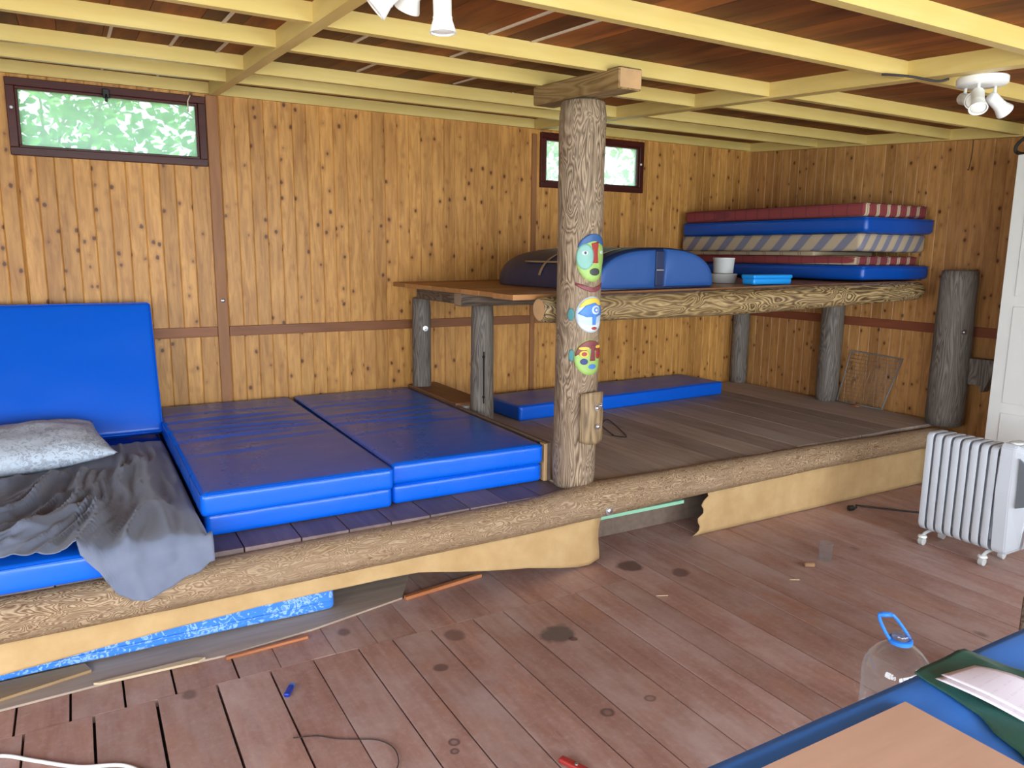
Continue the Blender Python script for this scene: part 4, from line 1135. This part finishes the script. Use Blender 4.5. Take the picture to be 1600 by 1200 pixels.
b = newbm(); tube(b, spline([(2.945, 3.80, .404), (3.03, 4.03, .404), (3.15, 4.17, .404), (3.19, 4.17, .404), (3.10, 3.95, .404), (3.0, 3.735, .404), (2.96, 3.73, .404), (2.93, 3.80, .404)], 8), .0028, 6)
tag(obj('wire_loop', b, M['blackwire']), 'loop of dark wire lying on the right platform behind the carved block', 'wire')

# ------------------------------------------------------------------ ceiling spotlights
def lamp(cx, cy, z, label, heads, base=True):
    t = thing('ceiling_spotlight', (cx, cy, z), label, 'ceiling light', 'white three-headed ceiling spotlights')
    b = newbm(); lathe(b, [(.088, z), (.092, z-.004), (.092, z-.026), (.086, z-.031), (.03, z-.033)], 36, Matrix.Translation((cx, cy, 0))); obj('base', b, M['whitelamp'], t, smooth=True, angle=40)
    for a, d, drop in heads:
        hx, hy = cx+.062*math.cos(a), cy+.062*math.sin(a)
        d = V(d).normalized(); piv = V((hx, hy, z-.033-drop))
        b = newbm(); tube(b, [(hx, hy, z-.030), piv], .006, 8); st = obj('stem', b, M['whitelamp'], t)
        b = newbm(); X = Matrix.Translation(piv-d*.028) @ align(d)
        lathe(b, [(.012, 0), (.020, .004), (.0235, .012), (.0235, .060), (.025, .063), (.025, .066), (.0245, .068), (.034, .098), (.034, .101), (.030, .101), (.028, .096)], 28, X, cap1=False)
        h = obj('spot_head', b, M['whitelamp'], t, smooth=True, angle=40)
        b = newbm(); lathe(b, [(.0285, .095), (.024, .0985), (.01, .1)], 24, X); obj('lens', b, M['lens'], h, smooth=True)
    return t
lamp(3.205, 1.83, cz(1.84)-.006, 'white three-headed spotlight under the right-hand girder', [(math.radians(200), (-.45, -.35, -.75), .045), (math.radians(95), (-.5, -.75, -.25), .04), (math.radians(-20), (.85, -.25, -.62), .05)])
lamp(.80, 1.86, cz(1.86)-.006, 'white three-headed spotlight cut by the top edge of the picture', [(math.radians(10), (.02, .0, -1), .055), (math.radians(165), (-.62, .30, -.62), .04), (math.radians(80), (-.1, .55, -.75), .0)])
b = newbm(); tube(b, spline([(3.10, 1.905, 2.258), (3.06, 1.93, 2.250), (2.96, 1.97, 2.262), (2.90, 2.02, 2.272), (2.88, 2.05, 2.276)], 8), .005, 8)
tag(obj('lamp_flex', b, M['blackwire'], smooth=True), 'black flex running from the right-hand spotlight along the joist', 'cable')

# ------------------------------------------------------------------ water bottle
WB = thing('water_bottle', (2.255, 1.355, 0), 'large clear plastic water bottle with blue carrying handle on the floor', 'bottle')
prof = [(.02, .004), (.085, .003), (.102, .012), (.106, .03)]
for k in range(7): prof += [(.106, .035+k*.02), (.1005, .045+k*.02)]
prof += [(.107, .178), (.107, .20), (.103, .225), (.090, .255), (.068, .283), (.045, .300), (.030, .309), (.026, .313), (.0255, .33)]
b = newbm(); lathe(b, prof, 48, Matrix.Translation((2.255, 1.355, 0)), cap1=False); obj('body', b, M['pet'], WB, smooth=True)
b = newbm(); lathe(b, [(.0275, .308), (.037, .310), (.0375, .322), (.032, .326), (.0275, .325)], 28, Matrix.Translation((2.255, 1.355, 0)), False, False); obj('neck_ring', b, M['bluecap'], WB, smooth=True, angle=50)
b = newbm(); lathe(b, [(.0268, .326), (.0268, .340), (.024, .343), (.004, .343)], 28, Matrix.Translation((2.255, 1.355, 0))); obj('cap', b, M['pet'], WB, smooth=True, angle=50)
hb = V((2.255, 1.355, .318)); u = V((.82, -.47, 0)); up = V((-.45, .25, .80)).normalized()
hp = [hb+u*.034, hb+u*.036+up*.03, hb+u*.030+up*.085, hb+u*.018+up*.108, hb-u*.018+up*.108, hb-u*.030+up*.085, hb-u*.036+up*.03, hb-u*.034]
b = newbm(); tube(b, spline(hp, 5), .0055, 8); tube(b, [hb+u*.02+up*.106, hb-u*.02+up*.106], .0085, 8); obj('handle', b, M['bluecap'], WB, smooth=True)

# ------------------------------------------------------------------ table corner
TZ = .745
TB = thing('table', (1.55, .40, 0), 'wooden table under the blue oilcloth in the bottom right corner', 'table')
b = newbm(); box(b, .62, 2.45, .02, .765, TZ-.03, TZ-.003, .004); obj('tabletop', b, M['ply'], TB)
for x in (.68, 2.34):
    for y in (.08, .66):
        b = newbm(); box(b, x, x+.05, y, y+.05, .002, TZ-.03, .003); obj('leg', b, M['ply'], TB)
def cloth(u, v):
    x = .60+1.87*u
    s = v*1.02
    y0 = .782
    if s < .13: # front drop
        return V((x, y0+.004*math.sin(x*23)*(1-s/.13)+.003*N2(x*9, s*9), TZ-.13+s-.002*0))
    s -= .13
    a = min(s/.012, 1)
    return V((x, y0-s, TZ-.002*(1-a)**2+.002+.0018*N2(x*5, s*9)+.0012*N2(x*1.5, s*22)))
b = newbm(); grid(b, 90, 70, cloth)
TC = obj('tablecloth', b, M['cloth'], smooth=True); solidify(TC, .002, 1); tag(TC, 'blue oilcloth covering the table in the bottom right corner', 'tablecloth')
b = newbm(); box(b, .66, 1.242, .10, .726, TZ+.006, TZ+.018, .0015); tag(obj('wooden_board', b, M['board']), 'tan wooden board lying on the blue oilcloth', 'board')
# green tarpaulin, folded on the cloth
def tarp(u, v):
    y = .784-.60*v
    left = interp([(.18, 1.262), (.52, 1.262), (.555, 1.285), (.60, 1.30), (.64, 1.33), (.66, 1.335), (.70, 1.345), (.76, 1.355), (.79, 1.365)], y)
    right = interp([(.18, 1.9), (.5, 1.80), (.6, 1.68), (.65, 1.56), (.70, 1.54), (.79, 1.53)], y)
    x = left+(right-left)*u
    amp = interp([(.18, .05), (.45, .034), (.54, .016), (.60, .006), (.79, .004)], y)
    z = TZ+.007+amp*(max(0, 1-abs(N2(x*3+y*5, y*2-x*3, 2))*3)**2*.9+.25*abs(N2(x*9, y*9, 4)))*min(1, u*6)*min(1, (1-u)*6+.15)
    return V((x, y, z+.004*min(1, u*8)))
b = newbm(); grid(b, 50, 60, tarp)
GT = obj('green_tarpaulin', b, M['green'], smooth=True); solidify(GT, .003, 1); tag(GT, 'dark green plastic tarpaulin folded on the blue oilcloth', 'tarpaulin')
# papers, one object per sheet
for k in range(5):
    b = newbm(); dx, dy, rot = .003*k*(-1)**k, .002*k, (k-2)*.012
    A_, B_, C_, D_ = V((1.342, .736, 0)), V((1.432, .722, 0)), V((1.470, .590, 0)), V((1.352, .575, 0))
    def pf(u, v):
        p = A_.lerp(B_, u).lerp(D_.lerp(C_, u), v)
        z = TZ+.026+.0014*k+.010*math.sin(v*PI)*(.4+.6*u)-.006*v
        q = V((p.x-1.4, p.y-.66, 0)); q.rotate(Euler((0, 0, rot)))
        return V((1.408+q.x+dx, .650+q.y+dy, z))
    vs = grid(b, 10, 14, pf)
    uvl = b.loops.layers.uv.new('UV')
    idx = {v: (i/10, j/14) for i, row in enumerate(vs) for j, v in enumerate(row)}
    for f in b.faces:
        for lp in f.loops: lp[uvl].uv = idx[lp.vert]
    o = obj('paper_sheet', b, M['paper'], smooth=True); solidify(o, .0004, 0)
    tag(o, ['bottom sheet', 'second sheet from below', 'middle sheet', 'second sheet from the top', 'top printed sheet'][k]+' of the white papers on the green tarpaulin', 'paper', 'papers on the table')
# dark block beyond the table
b = newbm(); box(b, -.10, .10, -.10, .10, .002, .44, .012, Matrix.Translation((2.80, 1.14, 0)) @ Matrix.Rotation(.3, 4, 'Z'), 2)
tag(obj('wood_block', b, M['log_dark']), 'dark wooden block standing beyond the table at the right edge', 'wood block')

# ------------------------------------------------------------------ outdoors
gb = newbm()
grid(gb, 20, 20, lambda u, v: V((-30+60*u, -30+60*v, -.35+.12*N2(u*9, v*9))))
struct('ground', gb, M['earth'])
def leafy(name, label, cx, cy, w, d, h, nleaf, seed, mat, size, stems, twig='bark', group='bushes outside the windows', zlo=.9):
    r = random.Random(seed)
    t = thing(name, (cx, cy, -.3), label, 'bush', group)
    b = newbm(); tips = []
    for k in range(stems):
        x, y = cx+r.uniform(-w, w)*.6, cy+r.uniform(-d, d)*.5
        p = [V((x, y, -.3))]; dr = V((r.uniform(-.25, .25), r.uniform(-.2, .2), 1))
        for s in range(6):
            dr += V((r.uniform(-.25, .25), r.uniform(-.2, .2), 0)); p.append(p[-1]+dr.normalized()*(h+.3)/6)
        tube(b, spline(p, 3), [.022*(1-i/20)+.003 for i in range(len(spline(p, 3)))], 6); tips += p[2:]
        for s in range(5):
            q = r.choice(p[2:]); e = q+V((r.uniform(-.6, .6), r.uniform(-.4, .4), r.uniform(.1, .6)))
            tube(b, [q, q.lerp(e, .5)+V((0, 0, .05)), e], [.009, .007, .003], 5); tips.append(e); tips.append(q.lerp(e, .5))
    obj('stems', b, M[twig], t)
    b = newbm()
    for k in range(nleaf):
        if r.random() < .55:
            p = r.choice(tips)+V((r.gauss(0, .16), r.gauss(0, .14), r.gauss(0, .16)))
        else: p = V((cx+r.uniform(-w, w), cy+r.uniform(-d, d), r.uniform(zlo, h)))
        L = size*r.uniform(.6, 1.35); W = L*r.uniform(.5, .8)
        Mx = Matrix.Translation(p) @ Euler((r.uniform(-1.0, 1.0), r.uniform(-1., 1.), r.uniform(0, 6.28))).to_matrix().to_4x4()
        pts = [(0, 0, 0), (W*.42, L*.3, .012), (W*.5, L*.55, .015), (0, L, -.01), (-W*.5, L*.55, .015), (-W*.42, L*.3, .012)]
        vv = [b.verts.new(Mx @ V(q)) for q in pts]; mid = b.verts.new(Mx @ V((0, L*.5, -.006)))
        for i in range(6): b.faces.new((vv[i], vv[(i+1) % 6], mid))
    obj('foliage', b, M[mat], t)
    return t
leafy('leafy_bush', 'sunlit broad-leaved green bush filling the left window', .45, 6.75, 1.5, .6, 3.25, 4300, 1, 'leaf', .105, 9)
leafy('leafy_bush', 'pale twiggy bush seen through the half-hidden window', 5.0, 6.9, 1.4, .6, 3.3, 1000, 2, 'leaf2', .07, 16, 'twig')
leafy('leafy_bush', 'tall green bush further behind the left window', .6, 11.2, 2.6, .9, 5.0, 2600, 3, 'leaf', .16, 10)
leafy('leafy_bush', 'tall green bush further behind the half-hidden window', 7.2, 11.0, 2.6, .9, 4.9, 2200, 4, 'leaf2', .16, 10)

# ------------------------------------------------------------------ light
W = bpy.data.worlds.new('sky'); SC.world = W; W.use_nodes = True
wt = W.node_tree; bg = wt.nodes['Background']
tc = wt.nodes.new('ShaderNodeTexCoord'); sp = wt.nodes.new('ShaderNodeSeparateXYZ'); rp = wt.nodes.new('ShaderNodeValToRGB')
wt.links.new(tc.outputs['Generated'], sp.inputs[0]); wt.links.new(sp.outputs[2], rp.inputs[0]); wt.links.new(rp.outputs[0], bg.inputs[0])
rp.color_ramp.elements[0].color = (.85, .93, 1, 1); rp.color_ramp.elements[1].color = (.55, .75, 1, 1)
bg.inputs[1].default_value = 3.0
def sun(dirto, e, col=(1, .95, .86), ang=1.0):
    l = bpy.data.lights.new('sun', 'SUN'); l.energy = e; l.color = col; l.angle = math.radians(ang)
    o = bpy.data.objects.new('sun', l); COL.objects.link(o); o.rotation_euler = V(dirto).to_track_quat('Z', 'Y').to_euler(); o.location = (-6, -2, 9); return o
sun((-.62, -.25, .75), 10)
def area(name, loc, to, sx, sy, e, col):
    l = bpy.data.lights.new(name, 'AREA'); l.shape = 'RECTANGLE'; l.size = sx; l.size_y = sy; l.energy = e; l.color = col
    o = bpy.data.objects.new(name, l); COL.objects.link(o); o.location = loc
    o.rotation_euler = (V(to)-V(loc)).to_track_quat('-Z', 'Y').to_euler(); return o
area('added_front_light', (1.3, YF-.12, 1.17), (1.3, 3, 1.10), 5.9, 1.55, 225, (.84, .93, 1))  # area lamp added outside the assumed, unseen front opening
area('added_left_fill', (XL-.14, .35, 1.28), (0, .6, 1.15), 3.0, 1.4, 80, (.84, .93, 1))  # added fill lamp; the left window it shines through is made up

# ------------------------------------------------------------------ camera
cam = bpy.data.cameras.new('camera'); co = bpy.data.objects.new('camera', cam); COL.objects.link(co)
f = 1182.014
right = V((.8676, -.4971, .0100)); down = V((-.0757, -.1520, -.9855)); fwd = V((.4914, .8543, -.1695))
fwd.normalize(); right = (right-fwd*right.dot(fwd)).normalized(); upv = right.cross(fwd)
co.matrix_world = Matrix(((right.x, upv.x, -fwd.x, 0), (right.y, upv.y, -fwd.y, 0), (right.z, upv.z, -fwd.z, 1.55), (0, 0, 0, 1)))
cam.sensor_fit = 'HORIZONTAL'; cam.sensor_width = 36; cam.lens = f/1600*36; cam.clip_start = .02
SC.camera = co
vs = SC.view_settings; vs.view_transform = 'Standard'; vs.look = 'None'; vs.gamma = 1; vs.use_curve_mapping = False
vs.exposure = 0.45
for o in SC.objects:
    if '_o' in o: del o['_o']
